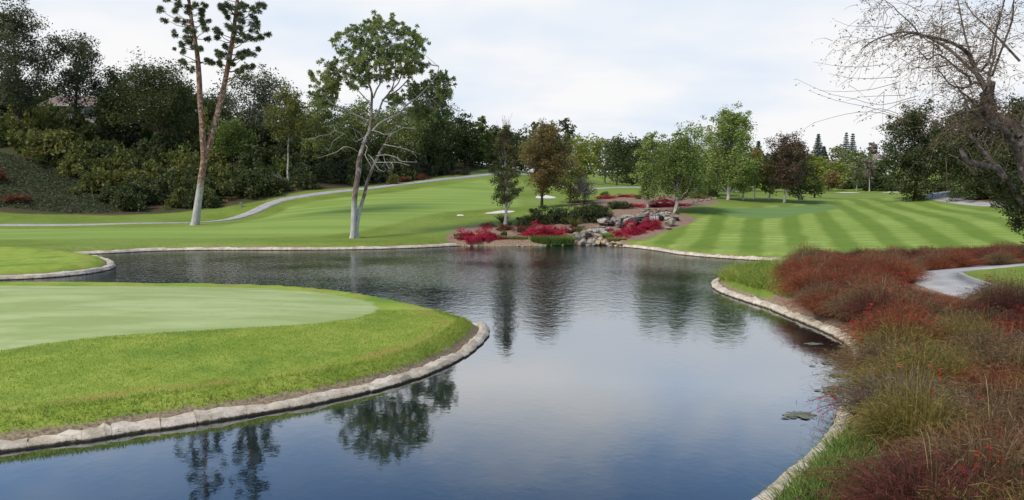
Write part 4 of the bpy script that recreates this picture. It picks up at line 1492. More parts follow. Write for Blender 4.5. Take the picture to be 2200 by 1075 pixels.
T('poplar_tree', 'pale slim tree showing left above the bronze tree', 1150, 140, 258, 1134, 1166, 340, 'column', 'far', 'bark_grey', dens=1.1)
T('background_tree', 'yellow-green tree right of the bronze tree', 1255, 140, 296, 1222, 1300, 372, 'round', 'yellow', 'bark_grey', dens=2.0)
T('background_tree', 'dark rounded oak beside the middle cart path', 1325, 133, 306, 1290, 1366, 372, 'dome', 'dark', 'bark_dark', dens=2.5, lobes=20)
T('background_tree', 'olive tree behind the dark rounded oak', 1300, 165, 300, 1268, 1340, 375, 'round', 'far', 'bark_grey', dens=2.0)
T('sycamore_tree', 'slim light green sycamore left above the waterfall', 1392, 83, 290, 1362, 1432, 425, 'oval', 'syc', 'bark_pale', dens=2.6, lobes=26, size=.23, trunk_r=.13, wispy=.5)
T('sycamore_tree', 'white-trunked green sycamore standing over the waterfall', 1451, 77.5, 308, 1402, 1514, 422, 'dome', 'mid', 'bark_pale', dens=3.2, lobes=32, size=.22, trunk_r=.2, wispy=.8)
T('sycamore_tree', 'loose thin-crowned tree behind the white-trunked sycamore', 1480, 118, 278, 1430, 1530, 380, 'round', 'syc', 'bark_grey', dens=1.3, lobes=20, wispy=.8)
T('sycamore_tree', 'large bright sycamore standing tallest at the middle right', 1565, 98, 240, 1508, 1618, 408, 'oval', 'syc', 'bark_pale', dens=3.4, lobes=40, size=.25, wispy=.5)
T('background_tree', 'green tree low left under the large sycamore', 1525, 108, 330, 1494, 1562, 415, 'round', 'mid', 'bark_dark', dens=2.0)
T('background_tree', 'orange-tinged tree between the large sycamore and the purple tree', 1620, 104, 322, 1592, 1650, 402, 'oval', 'autumn', 'bark_pale', dens=2.0, lobes=16)
T('background_tree', 'young green tree with a pale trunk right of the large sycamore', 1596, 99, 340, 1570, 1632, 410, 'oval', 'bright', 'bark_pale', dens=1.6, lobes=14, trunk_r=.11)
T('purple_tree', 'dark purple-brown tree with a pale trunk on the fairway edge', 1685, 99, 294, 1644, 1730, 402, 'round', 'purple', 'bark_pale', dens=3.2, lobes=34, size=.22)
T('background_tree', 'olive tree under the left side of the purple tree', 1652, 104, 345, 1630, 1684, 412, 'oval', 'olive', 'bark_pale', dens=2.2, trunk_r=.12)
T('background_tree', 'dark tree under the right side of the purple tree', 1718, 104, 340, 1690, 1752, 422, 'dome', 'dark', 'bark_pale', dens=2.4, trunk_r=.13)
T('background_tree', 'yellow-green willow-like tree at the right end of the grove', 1750, 118, 335, 1722, 1778, 420, 'dome', 'yellow', 'bark_dark', dens=2.4)
gb = 0
for px, Y, top, wd, lf in [(1205, 190, 300, 70, 'far'), (1370, 175, 300, 70, 'dark'), (1420, 180, 312, 80, 'far'), (1480, 185, 322, 80, 'mid'), (1540, 190, 318, 80, 'far'), (1600, 185, 325, 70, 'mid'), (1660, 190, 335, 80, 'dark'), (1720, 200, 335, 70, 'far'), (1345, 205, 312, 90, 'far'), (1450, 215, 318, 90, 'dark'), (1575, 220, 325, 100, 'far'), (1690, 225, 332, 90, 'mid'), (1240, 210, 305, 80, 'mid'), (1400, 150, 335, 60, 'dark'), (1505, 148, 345, 60, 'dark'), (1560, 150, 345, 70, 'dark'), (1180, 200, 300, 70, 'dark')]:
    gb += 1
    lb = {'far': 'pale olive tree in the far tree line behind the grove', 'dark': 'dark tree in the far tree line behind the grove', 'mid': 'green tree in the far tree line behind the grove'}[lf]
    T('distant_tree', lb, px, Y, top, px - wd * .56, px + wd * .56, 396, 'round', lf, 'bark_dark', lb.replace('tree in', 'trees in'), dens=2.2, lobes=18, sides=4)
# far end of the valley, right of the grove
conifer('conifer_tree', 'dark pointed conifer left of the distant pair', 1755, 270, 290, 1742, 1768, 345, group=None, seed=1)
conifer('conifer_tree', 'short pointed conifer against the taller lone conifer', 1768, 275, 316, 1758, 1780, 350, seed=2)
conifer('conifer_tree', 'left conifer of the distant pointed pair', 1815, 270, 287, 1803, 1827, 355, seed=3)
conifer('conifer_tree', 'right conifer of the distant pointed pair', 1829, 272, 289, 1817, 1841, 355, seed=4)
conifer('conifer_tree', 'blue-green conifer peeping out between the sycamore and purple tree', 1627, 230, 305, 1612, 1642, 355, seed=5)
for px, Y, top, l, r2, bt, lf, lb in [
    (1790, 225, 345, 1765, 1822, 400, 'yellow', 'rounded yellow-green tree left of the distant bunker'),
    (1795, 255, 318, 1772, 1832, 380, 'far', 'pale olive tree below the distant conifer pair'),
    (1842, 240, 326, 1805, 1870, 390, 'mid', 'rounded green tree behind the distant bunker'),
    (1840, 205, 344, 1815, 1862, 392, 'far', 'pale tree with white trunks behind the distant bunker'),
    (1785, 205, 372, 1768, 1812, 405, 'bronze', 'small bronze tree left of the distant bunker'),
    (1875, 235, 350, 1858, 1900, 392, 'far', 'pale leafy tree right of the distant bunker'),
    (1900, 232, 345, 1880, 1930, 398, 'dark', 'dark tree left behind the right-hand pine'),
    (1760, 235, 345, 1738, 1785, 405, 'mid', 'green tree right behind the yellow-green willow-like tree'),
    (1720, 255, 335, 1695, 1760, 400, 'far', 'hazy olive tree far behind the purple tree'),
    (1870, 265, 335, 1850, 1890, 395, 'mid', 'far green tree at the valley end'),
]:
    T('valley_tree', lb, px, Y, top, l, r2, bt, 'round', lf, 'bark_pale' if 'white' in lb else 'bark_grey', dens=2.0, lobes=14, sides=4)
T('bare_tree', 'pale bare forked tree near the far green', 1868, 200, 340, 1850, 1882, 385, 'vase', 'twig', 'bark_pale', dens=.35, lobes=9)
T('bare_tree', 'thin grey tree top on the valley skyline', 1872, 280, 308, 1860, 1886, 335, 'round', 'twig', 'bark_grey', dens=.8, lobes=9)
for k, (px, Y, ww, hh) in enumerate([(1900, 200, 70, 30), (1935, 195, 60, 30), (1860, 215, 50, 22), (1820, 215, 40, 18), (1870, 225, 80, 30)]):
    shrub('distant_shrub', 'dark green shrub behind the far putting green', px, Y, ww, hh, 'dark', 'dark shrubs behind the far putting green', k % 4, size=.2)

# ------------------------------------------------------------------ right: dark pines
T('pine_tree', 'dark spreading pine standing alone on the right fairway edge', 1968, 106, 244, 1880, 2040, 372, 'umbrella', 'dark', 'bark_dark', dens=3.0, lobes=34, size=.28, wispy=.5, lobe_r=.36)
T('pine_tree', 'low dark pine bough over the right fairway', 1962, 103, 330, 1915, 2012, 424, 'round', 'dark', 'bark_dark', dens=2.2, lobes=18)
T('pine_tree', 'dark green pine behind the bare tree, left of its trunk', 2075, 100, 238, 2000, 2150, 388, 'oval', 'dark', 'bark_dark', dens=3.4, lobes=34, size=.28)
T('pine_tree', 'dark pine at the right picture edge behind the bare tree', 2185, 96, 222, 2100, 2262, 392, 'cone', 'dark', 'bark_dark', dens=3.4, lobes=34, size=.28)
T('pine_tree', 'low dark evergreen above the right cart path', 2110, 95, 330, 2045, 2190, 418, 'dome', 'dark', 'bark_dark', dens=2.3, lobes=20)
T('evergreen_tree', 'dark evergreen filling the gap behind the right pines', 2020, 130, 290, 1960, 2090, 400, 'round', 'dark', 'bark_dark', dens=2.0)
T('evergreen_tree', 'broad dark evergreen beyond the right picture edge', 2250, 110, 235, 2150, 2350, 400, 'round', 'dark', 'bark_dark', dens=2.0)
T('evergreen_tree', 'dark evergreen behind the right cart path bend', 2120, 130, 300, 2040, 2200, 400, 'round', 'dark', 'bark_dark', dens=2.0)
shrub('evergreen_shrub', 'dark shrub bank above the right cart path', 2130, 94, 130, 44, 'dark', None, 2, size=.1, dens=1.5)
shrub('evergreen_shrub', 'dark shrub at the right edge under the bare tree', 2195, 84, 110, 60, 'dark', None, 3, size=.1, dens=1.5)
shrub('evergreen_shrub', 'low dark shrub behind the right cart path bend', 2020, 118, 90, 26, 'dark', None, 1, size=.12, dens=1.2)

# ================================================================== planting beds, rocks
def crimson(label, px, Y, ww, hh, var, leaf='crimson', dy=.9):
    o = shrub('flowering_shrub', label, px, Y, ww * 1.12, hh * 1.12, leaf, 'low crimson shrubs of the waterside beds' if leaf == 'crimson' else None, var, 'shrub', .16, .075, 3.0, dy)
    if leaf != 'crimson':
        o['group'] = 'low red-brown shrubs of the waterside beds'
    return o


crimson('low crimson shrub at the left end of the waterside bed', 1012, on_ground(1012, 515)[1], 72, 34, 0)
crimson('low crimson shrub second from the left in the waterside bed', 1050, on_ground(1050, 515)[1], 62, 30, 1)
crimson('broad crimson shrub mound directly above the waterside reeds, left half', 1150, on_ground(1150, 508)[1], 76, 36, 2)
crimson('broad crimson shrub mound directly above the waterside reeds, right half', 1190, on_ground(1190, 510)[1], 72, 32, 3)
crimson('crimson shrub at the foot of the lower waterfall rocks', 1330, on_ground(1330, 511)[1], 62, 30, 0)
crimson('crimson shrub rising along the bed right of the lower rocks', 1360, on_ground(1360, 503)[1], 62, 32, 1)
crimson('crimson shrub just below the waterfall ledge', 1392, on_ground(1392, 493)[1], 60, 32, 2)
crimson('crimson shrub on the mulch rim behind the small leafless tree', 1305, 96, 50, 9, 3)
crimson('crimson shrub along the back rim of the mulch slope', 1348, 97, 56, 10, 0)
crimson('crimson shrub between the slim sycamore and the white trunk', 1412, 84.5, 52, 15, 1)
crimson('purple-crimson shrub just left of the white sycamore trunk', 1432, 84, 46, 18, 2)
crimson('crimson shrub strip left of the slim sycamore trunk', 1365, 83, 56, 9, 3)
crimson('small crimson shrub right of the white sycamore trunk', 1470, 84, 34, 9, 0)
crimson('crimson shrub behind the white sycamore trunk', 1428, 90, 36, 10, 1)
crimson('red-brown shrub at the trunk foot of the columnar tree', 1048, 69.5, 44, 14, 0, 'redbrown')
crimson('red-brown shrub between the two crimson mounds', 1085, 67.5, 50, 20, 1, 'redbrown')
crimson('red-brown shrub left of the broad crimson mound', 1120, 66.5, 34, 22, 2, 'redbrown')
crimson('red-brown shrub right end of the broad crimson mound', 1225, 67.5, 40, 16, 3, 'redbrown')
crimson('red-brown shrub strip below the small leafless tree', 1240, 93, 70, 8, 2, 'redbrown')
crimson('red-brown shrub on the mulch left of the waterfall top', 1345, 82, 30, 12, 3, 'redbrown')
for k, (px, Y, ww, hh, lb) in enumerate([
        (1160, 71, 72, 30, 'dark green shrub behind the broad crimson mound'), (1205, 71.5, 72, 34, 'dark green shrub left of the spiky rosette plant'),
        (1250, 73, 76, 40, 'dark green shrub behind the spiky rosette plant'), (1290, 74.5, 56, 34, 'dark green shrub touching the left waterfall rocks'),
        (1125, 69.5, 50, 18, 'low dark shrub right of the columnar tree trunk'), (1330, 79.5, 60, 16, 'dark shrub on the left waterfall top'),
        (1270, 79, 56, 14, 'dark shrub behind the shrub mass left of the waterfall')]):
    shrub('evergreen_shrub', lb, px, Y, ww * 1.25, hh * 1.2, 'dark', None, k % 4, size=.1, dens=2.0)
for px, Y, ww, hh, lb, lf in [
        (1300, 104, 26, 14, 'clipped round green shrub behind the mulch slope', 'mid'), (1372, 93, 22, 14, 'dark little shrub left of the slim sycamore', 'olive'),
        (1410, 71.5, 20, 16, 'small round shrub below the waterfall curtain', 'mid'), (1437, 72, 16, 13, 'small round shrub before the pale boulder', 'olive'),
        (986, 64.3, 26, 16, 'small grey-green shrub at the left corner of the waterside bed', 'olive'), (1082, 64.2, 24, 22, 'dark little shrub at the water below the columnar tree', 'dark'),
        (1112, 64.2, 20, 8, 'tiny low shrub at the water left of the reeds', 'olive'),
        (1530, 104, 36, 28, 'dark round shrub under the large sycamore', 'dark'), (1508, 106, 20, 20, 'green shrub left of the dark round shrub', 'mid'),
        (1490, 98, 90, 12, 'low red-brown ground shrub right of the white trunk', 'bronze'), (1455, 76.5, 12, 16, 'small green shrub at the white trunk foot', 'mid'),
        (1245, 68, 36, 14, 'low green shrub above the lower rocks', 'bright')]:
    shrub('small_shrub', lb, px, Y, ww, hh, lf, None, int(px) % 4, size=.11, dens=1.3)


def blades(n, r, rad, L, wd, spread, segs=3, bend=.5, zsq=1.0, ell=(1, 1)):
    """arching strap leaves from a patch: vertices and quads"""
    a = r.random(n) * 6.283
    q = np.sqrt(r.random(n)) * rad
    p0 = np.column_stack([np.cos(a) * q * ell[0], np.sin(a) * q * ell[1], np.zeros(n)])
    d = np.column_stack([np.cos(a + r.normal(0, .8, n)), np.sin(a + r.normal(0, .8, n)), np.zeros(n)])
    sp_ = spread * (.3 + r.random(n))[:, None]
    ln = (L * (.6 + .6 * r.random(n)))[:, None]
    side = np.column_stack([-d[:, 1], d[:, 0], np.zeros(n)])
    # turn the blade's flat side at random
    rot = r.random(n)[:, None] * 6.283
    side = side * np.cos(rot) + d * np.sin(rot)
    rows = []
    for k in range(segs + 1):
        t = k / segs
        c = p0 + d * ln * sp_ * t ** 1.4 + np.array([0, 0, 1.0]) * ln * (t - bend * sp_ * t * t) * zsq
        ww = wd * (1 - t ** 2) * (.7 + .5 * r.random((n, 1))) + .0008
        rows += [c - side * ww, c + side * ww]
    V = np.stack(rows, 1)
    m = 2 * (segs + 1)
    Fq = np.concatenate([np.arange(n)[:, None] * m + np.array([[2 * k, 2 * k + 1, 2 * k + 3, 2 * k + 2]]) for k in range(segs)])
    return V.reshape(-1, 3), Fq


def plant(name, label, cat, loc, parts, group=None):
    root = empty(name, loc, label, cat, group)
    for nm, (V, Fq), m in parts:
        obj(nm, mesh_np(nm, V, Fq, m), root)
    return root


r9 = np.random.default_rng(99)
# spiky rosettes by the waterfall
for px, Y, lb in [(1235, 69.5, 'large spiky rosette plant among the dark shrubs'), (1080, 73, 'pale spiky tuft behind the columnar tree trunk'), (1138, 70.5, 'dark spiky rosette behind the crimson mound')]:
    plant('rosette_plant', lb, 'plant', base_at(px, Y), [('leaves', blades(120, r9, .15, 1.1, .045, .9, 3, .35), LM['olive'])])
# reeds in the water's edge
plant('reed_clump', 'low green reed clump at the water below the crimson mound', 'reeds', base_at(1187, 62.95) * np.array([1, 1, 0]) + np.array([0, 0, .05]), [('blades', blades(3200, r9, 1.0, .85, .018, .45, 3, .4, 1, (1.75, .4)), LM['reed'])])
plant('reed_clump', 'yellowish grass tuft right of the lower waterfall rocks', 'grass tuft', base_at(1300, 64.8), [('blades', blades(900, r9, .5, .6, .018, .7, 3, .5, 1, (1.3, .5)), LM['sedge'])])
for px, Y, ex, lb in [(1005, 63.35, 1.6, 'pale dry grass strip at the water under the left crimson shrub'), (1060, 63.3, 1.6, 'pale dry grass strip at the water under the second crimson shrub'), (1110, 63.4, 1.6, 'pale dry grass strip at the water left of the reeds'), (1325, 62.9, 1.4, 'pale dry grass strip at the water right of the lower rocks')]:
    plant('grass_tuft', lb, 'grass tuft', base_at(px, Y), [('blades', blades(800, r9, .6, .4, .016, .8, 2, .5, 1, (ex, .4)), LM['straw'])])

# ------------------------------------------------------------------ waterfall rocks


def rock_mesh(r, k=0):
    import bmesh
    bm = bmesh.new()
    bmesh.ops.create_icosphere(bm, subdivisions=2, radius=1.0)
    for _ in range(11):                       # plane cuts make flat faces
        d = Vector(unit(r, 1)[0])
        h = r.uniform(.42, .78)
        for v in bm.verts:
            e = v.co.dot(d) - h
            if e > 0:
                v.co -= d * e
    for v in bm.verts:
        v.co += Vector(r.normal(0, .03, 3))
    me = bpy.data.meshes.new('boulder')
    bm.to_mesh(me)
    bm.free()
    return me


r5 = np.random.default_rng(55)
ROCKS = {}
for m_ in ('rock', 'rock_wet_recess', 'rock_tan'):
    ROCKS[m_] = []
    for k in range(6):
        me = rock_mesh(r5)
        me.materials.append(M[m_])
        ROCKS[m_].append(me)


def rocks(name, label, base, items):
    root = empty(name, base, label, 'rocks')
    for i, (px, py, ww, hh, Y, m_) in enumerate(items):
        if hh > 0:
            Y = min(Y, on_ground(px, py + hh * .5)[1] - .25) + (.75 if m_ == 'rock_wet_recess' else 0)
        c = at(px, py, Y)
        o = obj('boulder', ROCKS[m_][i % 6], root, c - base)
        W = ww / 2 / F * Y
        o.scale = (W, W * r5.uniform(.75, 1.1), hh / 2 / F * Y)
        o.rotation_euler = (r5.normal(0, .12), r5.normal(0, .12), r5.random() * 6.28)
    return root


def z5(x, y, w_, h_, Y, m_='rock'):
    return (x / 7.167 + 1250, y / 7.167 + 390, w_ / 7.167 * 1.15, h_ / 7.167 * 1.12, Y, m_)


up = [z5(340, 600, 190, 130, 74.2), z5(340, 562, 160, 40, 73.8), z5(400, 560, 60, 60, 73.6), z5(480, 580, 110, 80, 73.4), z5(510, 610, 70, 90, 73.1), z5(590, 570, 110, 60, 73.6), z5(560, 600, 100, 110, 74.2), z5(690, 545, 230, 80, 73.8), z5(720, 590, 190, 100, 73.2), z5(790, 560, 130, 110, 73.6), z5(660, 610, 90, 110, 74.0), z5(560, 660, 90, 90, 72.6), z5(620, 690, 80, 60, 72.8, 'rock_wet_recess'), z5(745, 670, 150, 90, 72.0), z5(720, 720, 120, 60, 71.5), z5(900, 520, 190, 60, 74.2), z5(870, 570, 120, 60, 73.4, 'rock_wet_recess'), z5(920, 590, 150, 70, 73.8, 'rock_wet_recess'), z5(880, 630, 160, 50, 72.6), z5(960, 640, 140, 60, 73.0, 'rock_wet_recess'), z5(980, 490, 140, 60, 74.8), z5(1060, 505, 150, 50, 74.8), z5(1150, 510, 170, 40, 74.6), z5(1110, 570, 240, 110, 75.3, 'rock_wet_recess'), z5(1230, 560, 90, 110, 74.4, 'rock_wet_recess'), z5(1260, 530, 130, 70, 74.2), z5(1320, 570, 110, 80, 73.8), z5(1310, 520, 110, 50, 74.8), z5(1365, 615, 190, 130, 73.0), z5(1430, 560, 150, 70, 73.8), z5(1470, 590, 90, 60, 74.0, 'rock_wet_recess'), z5(1330, 710, 130, 36, 71.6), z5(1220, 715, 50, 26, 71.5), z5(800, 640, 220, 160, 75.0, 'rock_wet_recess'), z5(1000, 600, 160, 120, 75.2, 'rock_wet_recess')]
for k in range(34):                           # loose stones of the stream bed above the fall
    up.append(z5(r5.uniform(900, 1400), r5.uniform(425, 495), r5.uniform(40, 85), r5.uniform(22, 40), 76.5 + r5.uniform(-.8, 1.6)))
up += [z5(x_, y_, 150, 100, 75, 'rock_wet_recess') for x_, y_ in ((340, 600), (450, 650), (560, 620), (660, 640), (640, 690), (800, 610), (860, 600), (1000, 590), (1100, 580), (1200, 580))]  # backing rocks in the gaps, their dark colour standing in for shade
wf = rocks('waterfall_rocks', 'pale stacked boulders of the small waterfall ledge', base_at(1360, 74), up)
low = [z5(50, 780, 170, 90, 66.4), z5(190, 760, 230, 80, 66.6), z5(330, 750, 250, 100, 66.8), z5(430, 735, 160, 70, 67.2), z5(250, 830, 210, 90, 65.6), z5(350, 800, 180, 80, 65.8), z5(110, 830, 130, 110, 66.2, 'rock_wet_recess'), z5(20, 840, 120, 100, 65.6), z5(140, 920, 140, 110, 64.6), z5(20, 930, 140, 130, 64.5), z5(70, 890, 60, 120, 65.2, 'rock_wet_recess'), z5(-60, 870, 140, 110, 65.0), z5(-80, 800, 120, 80, 66.0), z5(250, 940, 110, 100, 64.3, 'rock_tan'), z5(190, 960, 90, 60, 64.0), z5(330, 930, 120, 80, 64.6, 'rock_tan'), z5(100, 980, 110, 40, 63.8), z5(-40, 960, 100, 70, 63.9), z5(290, 880, 110, 80, 65.0, 'rock_tan'), z5(480, 940, 130, 50, 64.4, 'rock_tan'), z5(560, 950, 110, 50, 64.0, 'rock_tan'), z5(400, 960, 100, 50, 64.0), z5(-160, 740, 90, 40, 67.2), z5(230, 700, 120, 40, 68), z5(330, 700, 110, 40, 68.5)]
rocks('waterfall_rocks', 'pale tumbled boulders where the stream enters the pond', base_at(1265, 65.5), low)
# edge stones of the stream, right
st = []
for k in range(22):
    t = k / 21
    st.append((1455 + 90 * t + r5.normal(0, 2), 0, 0, 0, 80 + 22 * t + r5.normal(0, .4), 'rock'))
items = []
for px, _, _, _, Y, m_ in st:
    g = base_at(px, Y)
    dd = g - np.array([0, 0, HC])
    dep = dd[1] * cp - dd[2] * sp
    py = CY - F * (dd[1] * sp + dd[2] * cp) / dep
    items.append((px, py - 1, r5.uniform(6, 11), r5.uniform(3, 5), Y, m_))
rocks('stream_stones', 'line of small pale stones along the stream right of the white trunk', base_at(1500, 90), items)

pb = []
bl = catmull([np.array(p) for p in BED], .45)
for k, p in enumerate(bl):
    px_ = CX + F * p[0] / (p[1] * cp)
    if 1225 < px_ < 1300:
        continue
    q = p + np.array([r5.normal(0, .05), r5.uniform(-.12, .25)])
    d_ = np.array([q[0], q[1], .04]) - np.array([0, 0, HC])
    dep = d_[1] * cp - d_[2] * sp
    pb.append((CX + F * d_[0] / dep, CY - F * (d_[1] * sp + d_[2] * cp) / dep, r5.uniform(7, 14), -1, q[1], 'rock_tan' if k % 3 else 'rock'))
pr = empty('shore_stones', (bl[0][0], bl[0][1], 0), 'row of low tan stones along the waterline of the flower bed', 'stones')
for i, (px_, py_, ww, hh, Y, m_) in enumerate(pb):
    o = obj('stone', ROCKS[m_][i % 6], pr, at(px_, py_, Y) - np.array([bl[0][0], bl[0][1], 0]))
    W = ww / 2 / F * Y
    o.scale = (W, W * .7, W * r5.uniform(.3, .55))
    o.rotation_euler = (0, 0, r5.random() * 6.28)

# water curtain over the ledge
wt = NT('falling_water')
wc = wt.noise(wt.mapv(wt.geo('Position'), (9, 1, .6)), 2.0, 3, .6)
M['fall'] = wt.done(wt.bsdf(wt.mix(wt.rng(wc, .4, .6), (.35, .38, .40), (.85, .87, .90)), .25, None, .6))
strm = MB()
YW = on_ground(1405, 476)[1] - 1.0
for k in range(15):
    x = 1049 + k * 9 + r5.normal(0, 2)
    yt, yb = 528 + r5.normal(0, 3), 602 + r5.normal(0, 5)
    wd_ = r5.uniform(2, 5)
    pts = []
    for j in range(5):
        t = j / 4
        c = at(x / 7.167 + 1250, (yt + (yb - yt) * t) / 7.167 + 390, YW - .25 * t ** .5)
        h_ = wd_ / 7.167 / F * 74 / 2
        pts += [c - [h_, 0, 0], c + [h_, .0, 0], c + [h_, .04, 0], c - [h_, -.04, 0]]
    strm.add([p - np.array(wf.location) for p in pts], [(4 * j + a, 4 * j + (a + 1) % 4, 4 * j + 4 + (a + 1) % 4, 4 * j + 4 + a) for j in range(4) for a in range(4)])
strm.build('water_curtain', M['fall'], wf)

# white stone on the far bank near the inlet
ob = obj('white_stone', rock_mesh(r5), None, onz(207, 542, .1) + np.array([0, .1, .05]))
ob.data.materials.append(plain_mat('white_stone', (.62, .62, .62), (.75, .75, .75), 6))
ob.scale = (.22, .15, .14)
tag(ob, 'small white stone on the far pond edge by the left inlet', 'stone')

# ------------------------------------------------------------------ the feathery shrubs of the right bank
STR = {
    'rust': leaf_mat('rust_strand', (.075, .022, .014), (.310, .095, .045), (.24, .055, .034), .25, .9),
    'brown': leaf_mat('brown_strand', (.060, .036, .020), (.250, .165, .085), (.17, .085, .045), .25, .9),
    'olive': leaf_mat('olive_strand', (.070, .058, .016), (.290, .235, .060), (.18, .12, .038), .3, .9),
    'greybrown': leaf_mat('grey_brown_strand', (.065, .045, .032), (.235, .175, .130), (.15, .085, .055), .25, .9),
    'maroon': leaf_mat('maroon_strand', (.050, .018, .015), (.15, .042, .032), (.10, .03, .022), .2, .9),
}
M['flower'] = leaf_mat('scarlet_flower', (.36, .012, .014), (.60, .035, .035), None, .25)
M['flower_pink'] = leaf_mat('pink_flower', (.48, .03, .11), (.66, .09, .20), None, .25)


def strands(r, n=2000, segs=4):
    """a mound of fine arching stems, radius 1, height about 1"""
    a = r.random(n) * 6.283
    q = np.sqrt(r.random(n)) * .5
    p0 = np.column_stack([np.cos(a) * q, np.sin(a) * q, np.zeros(n) - .05])
    a2 = a + r.normal(0, .9, n)
    d = np.column_stack([np.cos(a2), np.sin(a2), np.zeros(n)])
    ln = (r.uniform(.55, 1.25, n))[:, None]
    out = r.uniform(.05, 1.0, n)[:, None]
    b = unit(r, n)
    side = np.cross(d, b)
    side /= np.linalg.norm(side, axis=1)[:, None] + 1e-9
    wd = (.0055 * r.uniform(.6, 1.5, n))[:, None]
    lift = (1.05 - .45 * q)[:, None]
    rows = []
    tip = None
    for k in range(segs + 1):
        t = k / segs
        c = p0 + d * ln * out * t ** 1.2 + np.array([0, 0, 1.0]) * ln * lift * (1.25 * t - (.25 + .75 * out) * t ** 2.2) + b * .05 * t
        rows += [c - side * wd * (1 - .7 * t), c + side * wd * (1 - .7 * t)]
        tip = c
    V = np.stack(rows, 1).reshape(-1, 3)
    m = 2 * (segs + 1)
    Fq = np.concatenate([np.arange(n)[:, None] * m + np.array([[2 * k, 2 * k + 1, 2 * k + 3, 2 * k + 2]]) for k in range(segs)])
    # fine side sprigs near the tips
    ns = n * 4
    pick = r.integers(0, n, ns)
    R_ = np.stack(rows, 1).reshape(n, segs + 1, 2, 3).mean(2)
    kk = r.integers(1, segs + 1, ns)
    s0 = R_[pick, kk]
    sd_ = unit(r, ns) * r.uniform(.06, .17, (ns, 1)) + d[pick] * .04
    sw = np.cross(sd_, unit(r, ns))
    sw = sw / (np.linalg.norm(sw, axis=1)[:, None] + 1e-9) * .0045
    V2 = np.stack([s0, s0 + sd_ * .5 + sw, s0 + sd_, s0 + sd_ * .5 - sw], 1).reshape(-1, 3)
    # a few long pale stalks arching over the mound
    nl = 6
    al = r.random(nl) * 6.283
    dl = np.column_stack([np.cos(al), np.sin(al), np.zeros(nl)])
    sl = np.column_stack([-dl[:, 1], dl[:, 0], np.zeros(nl)]) * .005
    ll = r.uniform(1.0, 1.7, nl)[:, None]
    ol = r.uniform(.35, .9, nl)[:, None]
    rws = []
    for k in range(7):
        t = k / 6
        c = dl * ll * ol * t + np.array([0, 0, 1.0]) * ll * (1.25 * t - (.35 + .55 * ol) * t ** 2.2)
        rws += [c - sl * (1 - .6 * t), c + sl * (1 - .6 * t)]
    V3 = np.stack(rws, 1).reshape(-1, 3)
    F3 = np.concatenate([np.arange(nl)[:, None] * 14 + np.array([[2 * k, 2 * k + 1, 2 * k + 3, 2 * k + 2]]) for k in range(6)]) + len(V) + len(V2)
    nA = len(Fq) + ns
    return np.vstack([V, V2, V3]), np.vstack([Fq, np.arange(ns * 4).reshape(-1, 4) + len(V), F3]), tip, nA


STALK = leaf_mat('straw_stalk', (.20, .17, .06), (.40, .34, .16), None, .3)
SM = {}
for ci, col in enumerate(STR):
    for v in range(2):
        r = np.random.default_rng(ci * 10 + v)
        V, Fq, tip, nA = strands(r)
        me = mesh_np('stems', V, Fq, [STR[col], STALK], (np.arange(len(Fq)) >= nA).astype(np.int32))
        fr = r.permutation(np.where(tip[:, 2] > .3)[0])[:14]
        fr = fr[np.argsort(np.arctan2(tip[fr, 1], tip[fr, 0]))][:9]
        C = np.repeat(tip[fr], 4, 0) + r.normal(0, .05, (len(fr) * 4, 3))
        qf = leaves(C, .035, 7, .045, r, 1, .5, .4)
        fm = mesh_np('flowers', qf, quads(len(qf) // 4), M['flower'])
        SM[(col, v)] = (me, fm)

BANK = np.vstack([np.array(Z0([(1755, 574), (1735, 590), (1712, 612), (1706, 640), (1738, 676), (1815, 710), (1900, 757), (1918, 830), (1893, 920), (1890, 985), (1940, 1085), (1960, 1300)])), np.array([[9, 5], [24, 5], [30, 16], [32, 30], [34, 44]]), ground_poly([(2200, 545), (1960, 553), (1800, 560)])])
LAWN2 = np.vstack([PATH2[2:9], ground_poly([(2400, 575), (2400, 700)])])
rb = np.random.default_rng(77)
pts = []
cand = rb.random((9000, 2)) * (BANK.max(0) - BANK.min(0)) + BANK.min(0)
ok = inside(cand, BANK)
dpath = seg_dist(cand, PATH2, False)
ok &= dpath > np.where(cand[:, 1] > 31, 1.7, 1.25)
ok &= ~inside(cand, LAWN2)
vis = np.abs(cand[:, 0] / np.maximum(cand[:, 1], 1)) < .80
ok &= vis & (cand[:, 1] > 6.5)
for c in cand[ok]:
    mind = 1.12 if c[1] < 23 else 1.02
    if all((c[0] - p[0]) ** 2 + (c[1] - p[1]) ** 2 > mind ** 2 for p in pts):
        pts.append(c)
row = []
